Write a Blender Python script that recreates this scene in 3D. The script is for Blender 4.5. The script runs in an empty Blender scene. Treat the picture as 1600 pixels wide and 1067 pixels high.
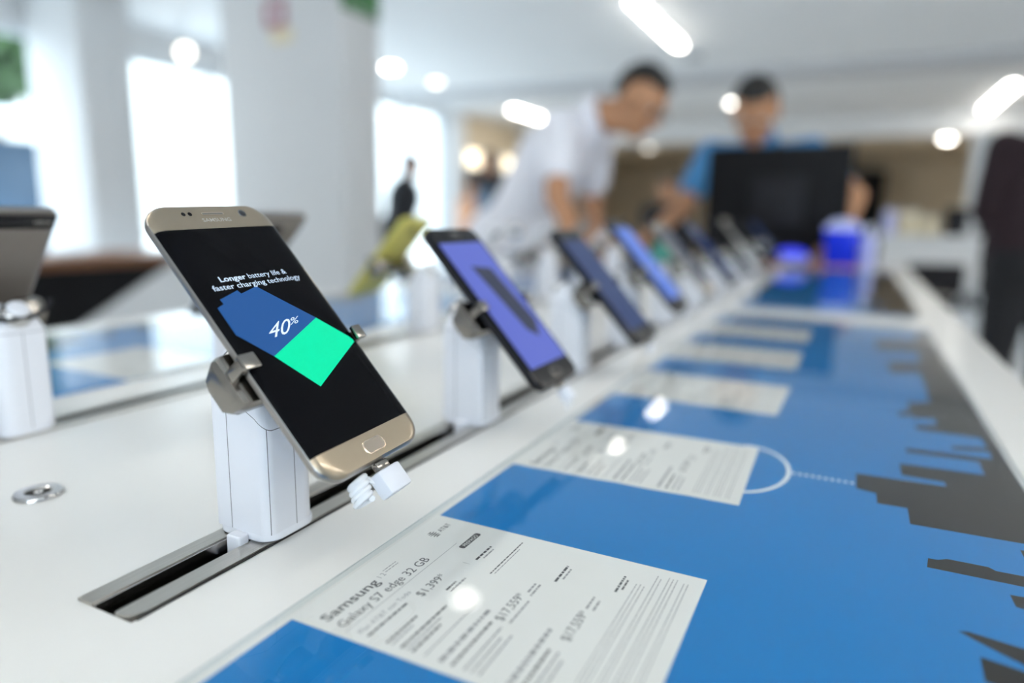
import bpy, bmesh, math, random
from mathutils import Vector, Matrix
random.seed(7)
C = bpy.context.scene.collection
PI = math.pi
H = 0.16            # camera height above the table top (m)
TZ = 0.90           # table top height
CAMZ = TZ + H

# ------------------------------------------------------------------ camera
cam = bpy.data.cameras.new('camera')
camo = bpy.data.objects.new('camera', cam)
C.objects.link(camo)
RM = Matrix(((0.8949312309976598, -0.09539153348588691, 0.4358882277880699),
             (0.4458990741025856, 0.1550774455135376, -0.8815469367013039),
             (0.016495681236926574, 0.9832860424272313, 0.1813186456719855)))
camo.matrix_world = Matrix.Translation((0, 0, CAMZ)) @ RM.to_4x4()
cam.sensor_width = 36.0
cam.sensor_fit = 'HORIZONTAL'
cam.lens = 1071.54 / 1600 * 36
cam.clip_start = 0.01
cam.clip_end = 200
cam.dof.use_dof = True
cam.dof.focus_distance = 0.325
cam.dof.aperture_fstop = 2.3
bpy.context.scene.camera = camo

# ------------------------------------------------------------------ world, exposure
sc = bpy.context.scene
sc.view_settings.view_transform = 'Standard'
sc.view_settings.look = 'None'
sc.view_settings.exposure = 0.24
sc.view_settings.gamma = 1.0
sc.view_settings.use_curve_mapping = False
w = bpy.data.worlds.new('World')
sc.world = w
w.use_nodes = True
bg = w.node_tree.nodes['Background']
bg.inputs[0].default_value = (0.78, 0.905, 1.0, 1)
bg.inputs[1].default_value = 6.0
try:
    w.cycles.sampling_method = 'MANUAL'
    w.cycles.sample_map_resolution = 64
except Exception:
    pass
sc.cycles.use_denoising = True
sc.cycles.max_bounces = 8
sc.cycles.diffuse_bounces = 5
sc.cycles.transparent_max_bounces = 12
sc.cycles.sample_clamp_indirect = 8
sc.cycles.caustics_reflective = False
sc.cycles.caustics_refractive = False


def portal(loc, rot, sx, sy):
    l = bpy.data.lights.new('window_portal', 'AREA')
    l.shape = 'RECTANGLE'
    l.size = sx
    l.size_y = sy
    l.cycles.is_portal = True
    o = bpy.data.objects.new('window_portal', l)
    o.location = loc
    o.rotation_euler = rot
    C.objects.link(o)


# ------------------------------------------------------------------ materials
MATS = {}


def mat(name, col=(0.8, 0.8, 0.8), rough=0.5, metal=0.0, emit=None, estr=1.0, spec=0.5, coat=0.0, coat_r=0.03,
        noise=0.0, nscale=30.0, trans=0.0, ior=1.45, bump=0.0, stretch=None):
    if name in MATS:
        return MATS[name]
    m = bpy.data.materials.new(name)
    m.use_nodes = True
    nt = m.node_tree
    b = nt.nodes['Principled BSDF']
    b.inputs['Base Color'].default_value = (*col, 1)
    b.inputs['Roughness'].default_value = rough
    b.inputs['Metallic'].default_value = metal
    b.inputs['Specular IOR Level'].default_value = spec
    b.inputs['Coat Weight'].default_value = coat
    b.inputs['Coat Roughness'].default_value = coat_r
    b.inputs['Transmission Weight'].default_value = trans
    b.inputs['IOR'].default_value = ior
    if emit:
        b.inputs['Emission Color'].default_value = (*emit, 1)
        b.inputs['Emission Strength'].default_value = estr
    if noise > 0 or bump > 0:
        tc = nt.nodes.new('ShaderNodeTexCoord')
        mp = nt.nodes.new('ShaderNodeMapping')
        if stretch:
            mp.inputs['Scale'].default_value = stretch
        nz = nt.nodes.new('ShaderNodeTexNoise')
        nz.inputs['Scale'].default_value = nscale
        nz.inputs['Detail'].default_value = 5
        nt.links.new(tc.outputs['Object'], mp.inputs[0])
        nt.links.new(mp.outputs[0], nz.inputs['Vector'])
        if noise > 0:
            r = nt.nodes.new('ShaderNodeValToRGB')
            r.color_ramp.elements[0].position = 0.3
            r.color_ramp.elements[1].position = 0.7
            r.color_ramp.elements[0].color = tuple(max(0, c * (1 - noise)) for c in col) + (1,)
            r.color_ramp.elements[1].color = tuple(min(1, c * (1 + noise * 0.6)) for c in col) + (1,)
            nt.links.new(nz.outputs[0], r.inputs[0])
            nt.links.new(r.outputs[0], b.inputs['Base Color'])
        if bump > 0:
            bp = nt.nodes.new('ShaderNodeBump')
            bp.inputs['Strength'].default_value = bump
            bp.inputs['Distance'].default_value = 0.001
            nt.links.new(nz.outputs[0], bp.inputs['Height'])
            nt.links.new(bp.outputs[0], b.inputs['Normal'])
    MATS[name] = m
    return m


def thin_glass(name, tint=(1, 1, 1), ior=1.5, rough=0.0):
    if name in MATS:
        return MATS[name]
    m = bpy.data.materials.new(name)
    m.use_nodes = True
    nt = m.node_tree
    nt.nodes.remove(nt.nodes['Principled BSDF'])
    tr = nt.nodes.new('ShaderNodeBsdfTransparent')
    tr.inputs[0].default_value = (*tint, 1)
    gl = nt.nodes.new('ShaderNodeBsdfGlossy')
    gl.inputs['Roughness'].default_value = rough
    # Schlick reflectance, the same from both sides of the thin pane
    ge = nt.nodes.new('ShaderNodeNewGeometry')
    dt = nt.nodes.new('ShaderNodeVectorMath'); dt.operation = 'DOT_PRODUCT'
    nt.links.new(ge.outputs['Normal'], dt.inputs[0]); nt.links.new(ge.outputs['Incoming'], dt.inputs[1])
    def mth(op, a, b_=None, clamp=False):
        n_ = nt.nodes.new('ShaderNodeMath'); n_.operation = op; n_.use_clamp = clamp
        for q, v in enumerate((a, b_)):
            if v is None: continue
            if isinstance(v, (int, float)): n_.inputs[q].default_value = v
            else: nt.links.new(v, n_.inputs[q])
        return n_.outputs[0]
    f0 = ((ior - 1) / (ior + 1)) ** 2
    p5 = mth('POWER', mth('SUBTRACT', 1.0, mth('ABSOLUTE', dt.outputs['Value']), True), 5.0)
    fac = mth('ADD', mth('MULTIPLY', p5, 1 - f0), f0, True)
    mx = nt.nodes.new('ShaderNodeMixShader')
    nt.links.new(fac, mx.inputs[0])
    nt.links.new(tr.outputs[0], mx.inputs[1])
    nt.links.new(gl.outputs[0], mx.inputs[2])
    nt.links.new(mx.outputs[0], nt.nodes['Material Output'].inputs[0])
    MATS[name] = m
    return m


M = dict(
    laminate=mat('white_laminate', (0.83, 0.82, 0.79), 0.22, noise=0.012, nscale=3, spec=0.5),
    table_side=mat('table_side', (0.75, 0.75, 0.73), 0.4, noise=0.02),
    steel=mat('brushed_steel', (0.56, 0.53, 0.48), 0.3, 1.0, noise=0.1, nscale=60, stretch=(30, 1, 30), bump=0.08),
    steel_polished=mat('polished_steel', (0.62, 0.61, 0.6), 0.16, 1.0),
    gunmetal=mat('gunmetal', (0.31, 0.29, 0.265), 0.20, 1.0, noise=0.1, nscale=90),
    dark=mat('dark_channel', (0.012, 0.012, 0.012), 0.5, noise=0.1),
    rubber=mat('black_rubber', (0.02, 0.02, 0.02), 0.6, noise=0.1),
    white_plastic=mat('white_plastic', (0.80, 0.81, 0.86), 0.34, noise=0.01, nscale=20),
    seam=mat('seam_line', (0.12, 0.12, 0.13), 0.7, noise=0.05),
    white_cable=mat('white_cable', (0.85, 0.86, 0.88), 0.35, noise=0.02),
    gold=mat('gold_front', (0.36, 0.295, 0.215), 0.30, 0.75, noise=0.02, nscale=200, coat=0.4, coat_r=0.03),
    gold_edge=mat('gold_edge', (0.40, 0.38, 0.36), 0.28, 1.0, noise=0.02, nscale=50),
    gold_back=mat('bronze_back', (0.18, 0.155, 0.135), 0.28, 0.5, noise=0.03, coat=0.5),
    gold_light=mat('bright_gold', (0.75, 0.62, 0.48), 0.2, 1.0, noise=0.02),
    gold_button=mat('button_face', (0.34, 0.29, 0.24), 0.35, 0.6, noise=0.02),
    etched=mat('etched_letters', (0.62, 0.59, 0.54), 0.4, 0.6, noise=0.02),
    screen_black=mat('screen_black', (0.004, 0.004, 0.005), 0.06, spec=0.07, noise=0.01),
    black_gloss=mat('black_gloss', (0.008, 0.008, 0.010), 0.12, spec=0.25, noise=0.05),
    lens=mat('lens_glass', (0.01, 0.012, 0.02), 0.04, spec=0.8, noise=0.02),
    battery=mat('screen_blue', (0.0, 0.0, 0.0), 0.08, spec=0.2, emit=(0.017, 0.090, 0.30), estr=1.0),
    green=mat('screen_green', (0.0, 0.0, 0.0), 0.08, spec=0.2, emit=(0.0, 0.76, 0.385), estr=1.0),
    scr_text=mat('screen_white', (0.0, 0.0, 0.0), 0.08, emit=(0.62, 0.78, 0.98), estr=1.0),
    scr_num=mat('screen_pale', (0.0, 0.0, 0.0), 0.08, emit=(0.72, 0.86, 1.0), estr=1.0),
    lavender=mat('screen_lavender', (0.0, 0.0, 0.0), 0.08, spec=0.2, emit=(0.105, 0.14, 0.52), estr=1.0),
    slab=mat('screen_slab', (0.0, 0.0, 0.0), 0.08, spec=0.2, emit=(0.035, 0.042, 0.075), estr=1.0),
    navy=mat('screen_navy', (0.0, 0.0, 0.0), 0.08, spec=0.2, emit=(0.018, 0.038, 0.13), estr=1.0),
    sky_scr=mat('screen_sky', (0.0, 0.0, 0.0), 0.08, spec=0.2, emit=(0.09, 0.18, 0.60), estr=1.0),
    olive_scr=mat('yellow_shell', (0.55, 0.50, 0.12), 0.4, noise=0.03),
    print_blue=mat('printed_blue', (0.004, 0.195, 0.53), 0.5, noise=0.05, nscale=4, spec=0.2),
    print_dark=mat('printed_charcoal', (0.012, 0.011, 0.010), 0.5, noise=0.25, nscale=60, spec=0.2),
    print_white=mat('printed_white', (0.88, 0.92, 0.95), 0.5, noise=0.02),
    paper=mat('paper', (0.80, 0.80, 0.775), 0.7, noise=0.01, spec=0.2),
    ink=mat('ink', (0.06, 0.06, 0.065), 0.7, noise=0.02),
    ink_soft=mat('ink_grey', (0.30, 0.30, 0.31), 0.7, noise=0.02),
    acrylic=thin_glass('acrylic', (0.99, 0.995, 0.99), 1.5),
    acrylic_edge=mat('acrylic_edge', (0.50, 0.55, 0.55), 0.15, noise=0.03),
    window=thin_glass('window_glass', (0.97, 0.99, 1.0), 1.3),
    wall=mat('white_paint', (0.72, 0.73, 0.74), 0.6, noise=0.015, nscale=2),
    pillar=mat('pillar_paint', (0.66, 0.67, 0.68), 0.6, noise=0.015, nscale=2),
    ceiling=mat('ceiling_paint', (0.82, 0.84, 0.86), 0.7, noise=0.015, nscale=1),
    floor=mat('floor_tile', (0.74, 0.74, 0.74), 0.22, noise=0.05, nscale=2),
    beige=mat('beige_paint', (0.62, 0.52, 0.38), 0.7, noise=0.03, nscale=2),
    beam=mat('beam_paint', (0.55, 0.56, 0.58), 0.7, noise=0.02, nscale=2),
    frame=mat('window_frame', (0.72, 0.76, 0.80), 0.4, noise=0.02),
    lamp=mat('lamp_tube', (1, 1, 1), 0.5, emit=(1.0, 0.95, 0.86), estr=22),
    lamp_warm=mat('lamp_warm', (1, 1, 1), 0.5, emit=(1.0, 0.84, 0.55), estr=2.2),
    lamp_dim=mat('lamp_dim', (1, 1, 1), 0.5, emit=(1.0, 0.93, 0.80), estr=4),
    grey_plastic=mat('grey_plastic', (0.42, 0.43, 0.45), 0.5, noise=0.03),
    wood=mat('warm_wood', (0.20, 0.085, 0.035), 0.45, noise=0.35, nscale=6, stretch=(1, 12, 12)),
    black=mat('black_matte', (0.009, 0.009, 0.010), 0.6, spec=0.15, noise=0.1),
    charcoal=mat('charcoal', (0.016, 0.016, 0.019), 0.55, spec=0.2, noise=0.1),
    blue_box=mat('cobalt_plastic', (0.01, 0.035, 0.75), 0.25, noise=0.05),
    blue_glow=mat('blue_lamp', (0.02, 0.02, 0.5), 0.3, emit=(0.03, 0.05, 0.9), estr=0.9),
    pale_blue=mat('pale_lilac', (0.55, 0.58, 0.92), 0.4, noise=0.05),
    coral=mat('coral_board', (0.55, 0.22, 0.16), 0.6, noise=0.1),
    cream=mat('cream_card', (0.74, 0.66, 0.48), 0.6, noise=0.05),
    red=mat('sign_red', (0.34, 0.13, 0.17), 0.5, noise=0.05),
    sign_green=mat('sign_green', (0.06, 0.20, 0.07), 0.6, noise=0.2, nscale=10),
    leaf=mat('leaf', (0.035, 0.085, 0.022), 0.6, noise=0.4, nscale=6),
    bark=mat('bark', (0.16, 0.11, 0.07), 0.8, noise=0.3),
    render_blue=mat('render_blue', (0.022, 0.055, 0.10), 0.6, noise=0.3, nscale=1),
    poster_sky=mat('poster_sky', (0.42, 0.52, 0.62), 0.6, noise=0.1, nscale=3),
    facade=mat('facade_render', (0.58, 0.58, 0.57), 0.7, noise=0.05, nscale=1),
    pave=mat('pavement', (0.62, 0.62, 0.60), 0.7, noise=0.06, nscale=2),
    skin=mat('skin', (0.40, 0.205, 0.125), 0.5, noise=0.06, nscale=12),
    skin_warm=mat('skin_warm', (0.50, 0.25, 0.13), 0.5, noise=0.06, nscale=12),
    hair=mat('black_hair', (0.012, 0.010, 0.009), 0.5, noise=0.3, nscale=80, stretch=(1, 1, 8)),
    polo=mat('white_polo', (0.84, 0.83, 0.88), 0.8, noise=0.03, nscale=10),
    blue_shirt=mat('blue_shirt', (0.07, 0.27, 0.56), 0.8, noise=0.05, nscale=10),
    vest=mat('black_vest', (0.018, 0.02, 0.025), 0.8, noise=0.1),
    maroon=mat('maroon_shirt', (0.014, 0.004, 0.007), 0.8, noise=0.2),
    trousers=mat('black_trousers', (0.008, 0.008, 0.010), 0.8, noise=0.2),
    denim=mat('grey_trousers', (0.22, 0.23, 0.27), 0.8, noise=0.1),
    apron=mat('blue_grey_apron', (0.16, 0.23, 0.32), 0.8, noise=0.1),
    orange=mat('orange_top', (0.66, 0.36, 0.22), 0.8, noise=0.1),
    eye=mat('eye_white', (0.75, 0.73, 0.70), 0.2, noise=0.02),
    pupil=mat('pupil', (0.02, 0.012, 0.01), 0.1, noise=0.02),
    lips=mat('lips', (0.33, 0.12, 0.10), 0.5, noise=0.05),
    screen_letters=mat('grey_letters', (0.45, 0.42, 0.38), 0.5, noise=0.02),
    teal=mat('teal_plastic', (0.10, 0.42, 0.34), 0.4, noise=0.05),
)


# ------------------------------------------------------------------ mesh helpers
class MB:
    def __init__(s):
        s.v = []; s.f = []; s.m = []; s.mats = []; s.smooth = []

    def mi(s, m):
        if m not in s.mats:
            s.mats.append(m)
        return s.mats.index(m)

    def add(s, vs, fs, m, smooth=False, X=None):
        b = len(s.v)
        for p in vs:
            p = Vector(p)
            s.v.append(tuple(X @ p) if X is not None else tuple(p))
        k = s.mi(m)
        for f in fs:
            s.f.append([b + i for i in f]); s.m.append(k); s.smooth.append(smooth)
        return s

    def box(s, lo, hi, m, X=None, bevel=0.0, seg=2):
        if bevel > 0:
            bm = bmesh.new()
            bmesh.ops.create_cube(bm, size=1)
            for v in bm.verts:
                v.co = Vector([lo[i] + (v.co[i] + 0.5) * (hi[i] - lo[i]) for i in range(3)])
            bmesh.ops.bevel(bm, geom=bm.edges[:], offset=bevel, segments=seg, affect='EDGES', profile=0.5)
            return s.bm(bm, m, X, smooth=True)
        x0, y0, z0 = lo; x1, y1, z1 = hi
        vs = [(x0, y0, z0), (x1, y0, z0), (x1, y1, z0), (x0, y1, z0), (x0, y0, z1), (x1, y0, z1), (x1, y1, z1), (x0, y1, z1)]
        fs = [(0, 3, 2, 1), (4, 5, 6, 7), (0, 1, 5, 4), (1, 2, 6, 5), (2, 3, 7, 6), (3, 0, 4, 7)]
        return s.add(vs, fs, m, False, X)

    def bm(s, bm, m, X=None, smooth=True):
        bm.verts.ensure_lookup_table(); bm.verts.index_update()
        s.add([v.co.copy() for v in bm.verts], [[v.index for v in f.verts] for f in bm.faces], m, smooth, X)
        bm.free()
        return s

    def prism(s, pts, z0, z1, m, X=None, top_m=None):
        n = len(pts)
        a = sum(pts[i][0] * pts[(i + 1) % n][1] - pts[(i + 1) % n][0] * pts[i][1] for i in range(n))
        if a < 0:
            pts = pts[::-1]
        vs = [(p[0], p[1], z0) for p in pts] + [(p[0], p[1], z1) for p in pts]
        s.add(vs, [(i, (i + 1) % n, n + (i + 1) % n, n + i) for i in range(n)] + [tuple(range(n))[::-1]], m, False, X)
        s.add([(p[0], p[1], z1) for p in pts], [tuple(range(n))], top_m or m, False, X)
        return s

    def loops(s, loops, m, cap0=True, cap1=True, X=None, smooth=True):
        n = len(loops[0]); vs = [p for l in loops for p in l]; fs = []
        for k in range(len(loops) - 1):
            for i in range(n):
                fs.append((k * n + i, k * n + (i + 1) % n, (k + 1) * n + (i + 1) % n, (k + 1) * n + i))
        if cap0: fs.append(tuple(range(n))[::-1])
        if cap1: fs.append(tuple((len(loops) - 1) * n + i for i in range(n)))
        return s.add(vs, fs, m, smooth, X)

    def lathe(s, prof, m, X=None, n=32, smooth=True):
        ls = [[(r * math.cos(2 * PI * i / n), r * math.sin(2 * PI * i / n), z) for i in range(n)] for r, z in prof]
        return s.loops(ls, m, True, True, X, smooth)

    def tube(s, pts, r, m, n=10, X=None, cap=True):
        pts = [Vector(p) for p in pts]
        rs = r if isinstance(r, (list, tuple)) else [r] * len(pts)
        ls = []; up = None
        for i, p in enumerate(pts):
            d = (pts[min(i + 1, len(pts) - 1)] - pts[max(i - 1, 0)]).normalized()
            if up is None:
                up = d.orthogonal().normalized()
            up = (up - d * up.dot(d)).normalized()
            b = d.cross(up)
            ls.append([tuple(p + (up * math.cos(2 * PI * k / n) + b * math.sin(2 * PI * k / n)) * rs[i]) for k in range(n)])
        return s.loops(ls, m, cap, cap, X)

    def ball(s, c, r, m, X=None, u=16, v=10):
        bm = bmesh.new()
        bmesh.ops.create_uvsphere(bm, u_segments=u, v_segments=v, radius=1)
        rr = r if isinstance(r, (tuple, list)) else (r, r, r)
        for q in bm.verts:
            q.co = Vector((c[0] + q.co.x * rr[0], c[1] + q.co.y * rr[1], c[2] + q.co.z * rr[2]))
        return s.bm(bm, m, X)

    def build(s, name, parent=None, loc=None):
        me = bpy.data.meshes.new(name)
        me.from_pydata(s.v, [], s.f)
        for m in s.mats:
            me.materials.append(m)
        me.polygons.foreach_set('material_index', s.m)
        me.polygons.foreach_set('use_smooth', s.smooth)
        me.update()
        if any(s.smooth):
            try:
                me.set_sharp_from_angle(angle=math.radians(38))
            except Exception:
                pass
        o = bpy.data.objects.new(name, me)
        C.objects.link(o)
        if parent: o.parent = parent
        if loc: o.location = loc
        return o


def tag(o, label=None, cat=None, group=None, kind=None):
    if label: o['label'] = label
    if cat: o['category'] = cat
    if group: o['group'] = group
    if kind: o['kind'] = kind
    return o


def thing(name, label, cat, loc=(0, 0, 0), rotz=0, group=None, mtx=None):
    o = bpy.data.objects.new(name, None)
    o.empty_display_size = 0.05
    C.objects.link(o)
    if mtx is not None:
        o.matrix_world = mtx
    else:
        o.location = loc
        o.rotation_euler = (0, 0, rotz)
    return tag(o, label, cat, group)


def struct(mb, name):
    o = mb.build(name)
    o['kind'] = 'structure'
    return o


def copy_tree(o, parent=None):
    c = o.copy(); C.objects.link(c)
    if parent: c.parent = parent
    for ch in list(o.children):
        copy_tree(ch, c)
    return c


def rrect(w_, h_, r, n=6, cx=0, cy=0):
    pts = []
    for (sx, sy, a0) in ((1, 1, 0), (-1, 1, 90), (-1, -1, 180), (1, -1, 270)):
        for k in range(n + 1):
            a = math.radians(a0 + 90 * k / n)
            pts.append((cx + sx * (w_ / 2 - r) + r * math.cos(a), cy + sy * (h_ / 2 - r) + r * math.sin(a)))
    return pts


def text_geo(body, size, bold=0.0):
    cu = bpy.data.curves.new('t', 'FONT')
    cu.body = body; cu.size = size; cu.offset = bold; cu.resolution_u = 3
    o = bpy.data.objects.new('t', cu); C.objects.link(o)
    dg = bpy.context.evaluated_depsgraph_get()
    me = bpy.data.meshes.new_from_object(o.evaluated_get(dg))
    vs = [v.co.copy() for v in me.vertices]; fs = [list(p.vertices) for p in me.polygons]
    bpy.data.objects.remove(o); bpy.data.curves.remove(cu); bpy.data.meshes.remove(me)
    return vs, fs


def put_text(mb, body, m, org, right, up, width=None, size=1.0, bold=0.0, z=0.0):
    """letters laid on a plane: org = lower-left point, right / up = 2-D directions, width fits the line"""
    vs, fs = text_geo(body, 1.0, bold)
    wd = max(v.x for v in vs)
    s = size
    sx = (width / wd) if width else s
    out = [(org[0] + right[0] * v.x * sx + up[0] * v.y * s, org[1] + right[1] * v.x * sx + up[1] * v.y * s, z) for v in vs]
    mb.add(out, fs, m)


# ------------------------------------------------------------------ room shell
XW = -6.1; XR = 6.5; YB = 18.0; YN = -3.5; ZC = 2.70; YS = 12.6; ZL = 2.38
struct(MB().box((XW - 0.2, YN, -0.1), (XR, YB, 0), M['floor']), 'floor')
b = MB().box((XW - 0.2, YN, ZC), (XR, YS, ZC + 0.1), M['ceiling'])
b.box((XW - 0.2, YS, ZL), (XR, YB, ZC + 0.1), M['beige'])
struct(b, 'ceiling')
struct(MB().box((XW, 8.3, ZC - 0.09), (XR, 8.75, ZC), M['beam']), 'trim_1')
struct(MB().box((XW, YS - 0.12, ZL - 0.02), (XR, YS, ZC), M['wall']), 'trim_2')
struct(MB().box((XW - 0.2, YB, 0), (XR, YB + 0.15, ZC), M['beige']), 'wall_back')
struct(MB().box((XR, YN, 0), (XR + 0.15, YB, ZC), M['wall']), 'wall_right')
# window wall on the left: piers and headers
b = MB()
HZ = 2.46
wins = [(1.2, 3.60), (4.2, 7.0), (7.7, 9.75)]
edges = [YN] + [v for wn in wins for v in wn] + [10.2]
for k in range(0, len(edges), 2):
    b.box((XW - 0.2, edges[k], 0), (XW, edges[k + 1], ZC), M['wall'])
for k, (a, c) in enumerate(wins):
    b.box((XW - 0.2, a, HZ if k < 2 else 2.62), (XW, c, ZC), M['wall'])
struct(b, 'wall_left')
struct(MB().box((XW - 0.2, 10.2, 0), (XW, YB, ZC), M['beige']), 'wall_far_left')
for k, (a, c) in enumerate(wins):
    hz = HZ if k < 2 else 2.62
    fr = MB()
    t = 0.05
    n = 3 if k == 0 else 2
    fr.box((XW - 0.13, a, 0), (XW - 0.06, c, t), M['frame']).box((XW - 0.13, a, hz - t), (XW - 0.06, c, hz), M['frame'])
    for j in range(n + 1):
        y = a + (c - a) * j / n
        y0 = min(max(y - t / 2, a), c - t)
        fr.box((XW - 0.13, y0, t), (XW - 0.06, y0 + t, hz - t), M['frame'])
    wf = struct(fr, 'window_%d' % (k + 1))
    MB().box((XW - 0.10, a + t, t), (XW - 0.09, c - t, hz - t), M['window']).build('glass_pane', wf)
    portal((XW - 0.25, (a + c) / 2, hz / 2), (0, -PI / 2, 0), hz, c - a)
# unseen glazed opening behind the camera, added and sized for the light it lets in
b = MB()
b.box((XW, YN - 0.15, 0), (0.4, YN, ZC), M['wall']).box((3.4, YN - 0.15, 0), (XR, YN, ZC), M['wall']).box((0.4, YN - 0.15, 2.5), (3.4, YN, ZC), M['wall'])
struct(b, 'wall_front')
fr = MB()
for j in range(5):
    x = 0.4 + 3.0 * j / 4
    x0 = min(max(x - 0.03, 0.4), 3.34)
    fr.box((x0, YN - 0.11, 0), (x0 + 0.06, YN - 0.05, 2.5), M['frame'])
fr.box((0.46, YN - 0.11, 2.44), (3.34, YN - 0.05, 2.5), M['frame'])
wf = struct(fr, 'window_4')
MB().box((0.46, YN - 0.085, 0), (3.34, YN - 0.075, 2.44), M['window']).build('glass_pane', wf)
portal((1.9, YN - 0.25, 1.25), (PI / 2, 0, PI), 3.0, 2.5)

# columns
struct(MB().box((-3.16, 2.8, 0), (-2.345, 3.11, ZC), M['pillar'], bevel=0.012), 'trim_3')
struct(MB().box((-6.0, 3.42, 0), (-5.36, 3.86, ZC), M['pillar'], bevel=0.012), 'trim_4')
struct(MB().box((XW + 0.001, 9.8, 0), (-5.95, 10.2, ZC), M['pillar']), 'trim_5')

# ------------------------------------------------------------------ ceiling lamps
def tube_light(x, y0, y1, z, label, m='lamp', wd=0.13):
    t = thing('ceiling_light', label, 'light', (x, (y0 + y1) / 2, z), group='added ceiling tubes outside the view' if 'outside' in label else 'tube lights along the ceiling')
    L = y1 - y0
    MB().box((-wd / 2 - 0.02, -L / 2 - 0.03, -0.03), (wd / 2 + 0.02, L / 2 + 0.03, 0), M['frame'], bevel=0.006).build('housing', t)
    MB().box((-wd / 2, -L / 2, -0.055), (wd / 2, L / 2, -0.0301), M[m], bevel=0.01).build('diffuser', t)


tube_light(-1.68, 5.35, 6.88, ZC, 'long bright ceiling tube at the top centre, above the leaning man in white', wd=0.085)
tube_light(1.48, 10.2, 12.3, ZC, 'slanting ceiling tube at the far right, over the dark-dressed man', wd=0.10)
tube_light(-4.95, 9.9, 12.1, ZC, 'ceiling tube just left of the leaning man\'s shoulder', wd=0.12)
for k_, (x_, y_) in enumerate(((1.48, 4.6), (1.48, 1.2), (1.48, -2.2), (-1.66, -0.6), (-4.95, 1.0), (4.6, 1.2), (4.6, 4.6), (4.6, 8.0), (4.6, 11.1))):
    tube_light(x_, y_ - 1.0, y_ + 1.0, ZC, 'plain ceiling tube added to light the sales floor, outside the view', wd=0.10)  # unseen tubes, added so more light falls on the table from above

tube_light(3.7, 14.2, 16.4, ZL, 'plain ceiling tube added to light the sales floor, outside the view', wd=0.10)  # unseen, added to lift the dark beige wall at the back


def down_light(x, y, z, r, label, m='lamp'):
    t = thing('downlight', label, 'light', (x, y, z), group='round ceiling downlights')
    MB().lathe([(r * 1.25, 0), (r * 1.25, -0.012), (r * 1.05, -0.02), (r * 1.0, -0.02)], M['frame']).build('rim', t)
    MB().lathe([(r * 0.98, -0.0201), (r * 0.9, -0.035), (r * 0.5, -0.045)], M[m]).build('bulb', t)


down_light(-1.72, 10.55, ZC, 0.11, 'round bright ceiling lamp beside the head of the man in blue')
down_light(1.12, 13.1, ZL, 0.09, 'lone round lamp low on the right ceiling', 'lamp')
down_light(1.5, 12.2, ZC, 0.07, 'small dim lamp at the lower end of the right ceiling tube', 'lamp_dim')
down_light(-3.7, 13.2, ZL, 0.08, 'small round lamp under the chin of the leaning man', 'lamp_dim')
down_light(-4.9, 6.7, ZC, 0.08, 'larger round lamp on the ceiling right of the big pillar')
down_light(-4.9, 7.65, ZC, 0.07, 'smaller paler round lamp right of the big pillar', 'lamp_dim')
down_light(-1.61, 2.77, ZC, 0.055, 'small round ceiling lamp mirrored as a white spot on the nearest price sheet')
down_light(-1.67, 4.93, ZC, 0.045, 'small dim ceiling lamp mirrored faintly on the second price sheet', 'lamp_dim')
t = thing('smoke_detector', 'pale grey disc on the ceiling at the end of the long tube', 'smoke detector', (-1.66, 7.45, ZC))
MB().lathe([(0.09, 0), (0.09, -0.02), (0.07, -0.045), (0.03, -0.05)], M['grey_plastic']).build('cover', t)
MB().lathe([(0.10, 0.0), (0.10, -0.008), (0.091, -0.0081)], M['frame']).build('base_ring', t)
t = thing('pendant_lamp', 'round white pendant lamp glowing in front of the bright doorway', 'lamp', (-5.35, 4.35, ZC))
MB().tube([(0, 0, 0), (0, 0, -0.25)], 0.008, M['frame']).build('cord', t)
MB().ball((0, 0, -0.305), 0.060, M['lamp_dim']).build('globe', t)
MB().lathe([(0.05, 0), (0.05, -0.02), (0.02, -0.03)], M['frame']).build('canopy', t)

# ------------------------------------------------------------------ display table
XC = -2.46 * H                      # centre line of the two-sided table
HW = 3.50 * H                       # half width
Y0T, Y1T = -0.25, 2.93
SL0, SL1 = 0.96 * H, 16.6 * H       # rail start and end
RX0, RX1 = -1.715 * H, -1.505 * H   # right-hand rail, outer edges
MX0, MX1 = 2 * XC - RX1, 2 * XC - RX0
table = thing('display_table', 'long white two-sided phone display table with two steel rails', 'table', (XC, (Y0T + Y1T) / 2, 0))
tb = MB()
TH = 0.045
def tbox(x0, x1, y0, y1):
    tb.box((x0 - XC, y0 - (Y0T + Y1T) / 2, TZ - TH), (x1 - XC, y1 - (Y0T + Y1T) / 2, TZ), M['laminate'])
xl, xr = XC - HW, XC + HW
tbox(xl, xr, Y0T, SL0); tbox(xl, xr, SL1, Y1T)
tbox(xl, MX0, SL0, SL1); tbox(MX1, RX0, SL0, SL1); tbox(RX1, xr, SL0, SL1)
tb.build('table_top', table)
MB().box((-HW + 0.10, Y0T - 1.34 + 0.12, 0.0), (HW - 0.10, Y1T - 1.34 - 0.12, TZ - TH - 0.0701), M['table_side']).build('pedestal', table)
MB().box((-HW + 0.06, Y0T - 1.34 + 0.06, TZ - TH - 0.07), (HW - 0.06, Y1T - 1.34 - 0.06, TZ - TH), M['table_side']).build('apron', table)


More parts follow.
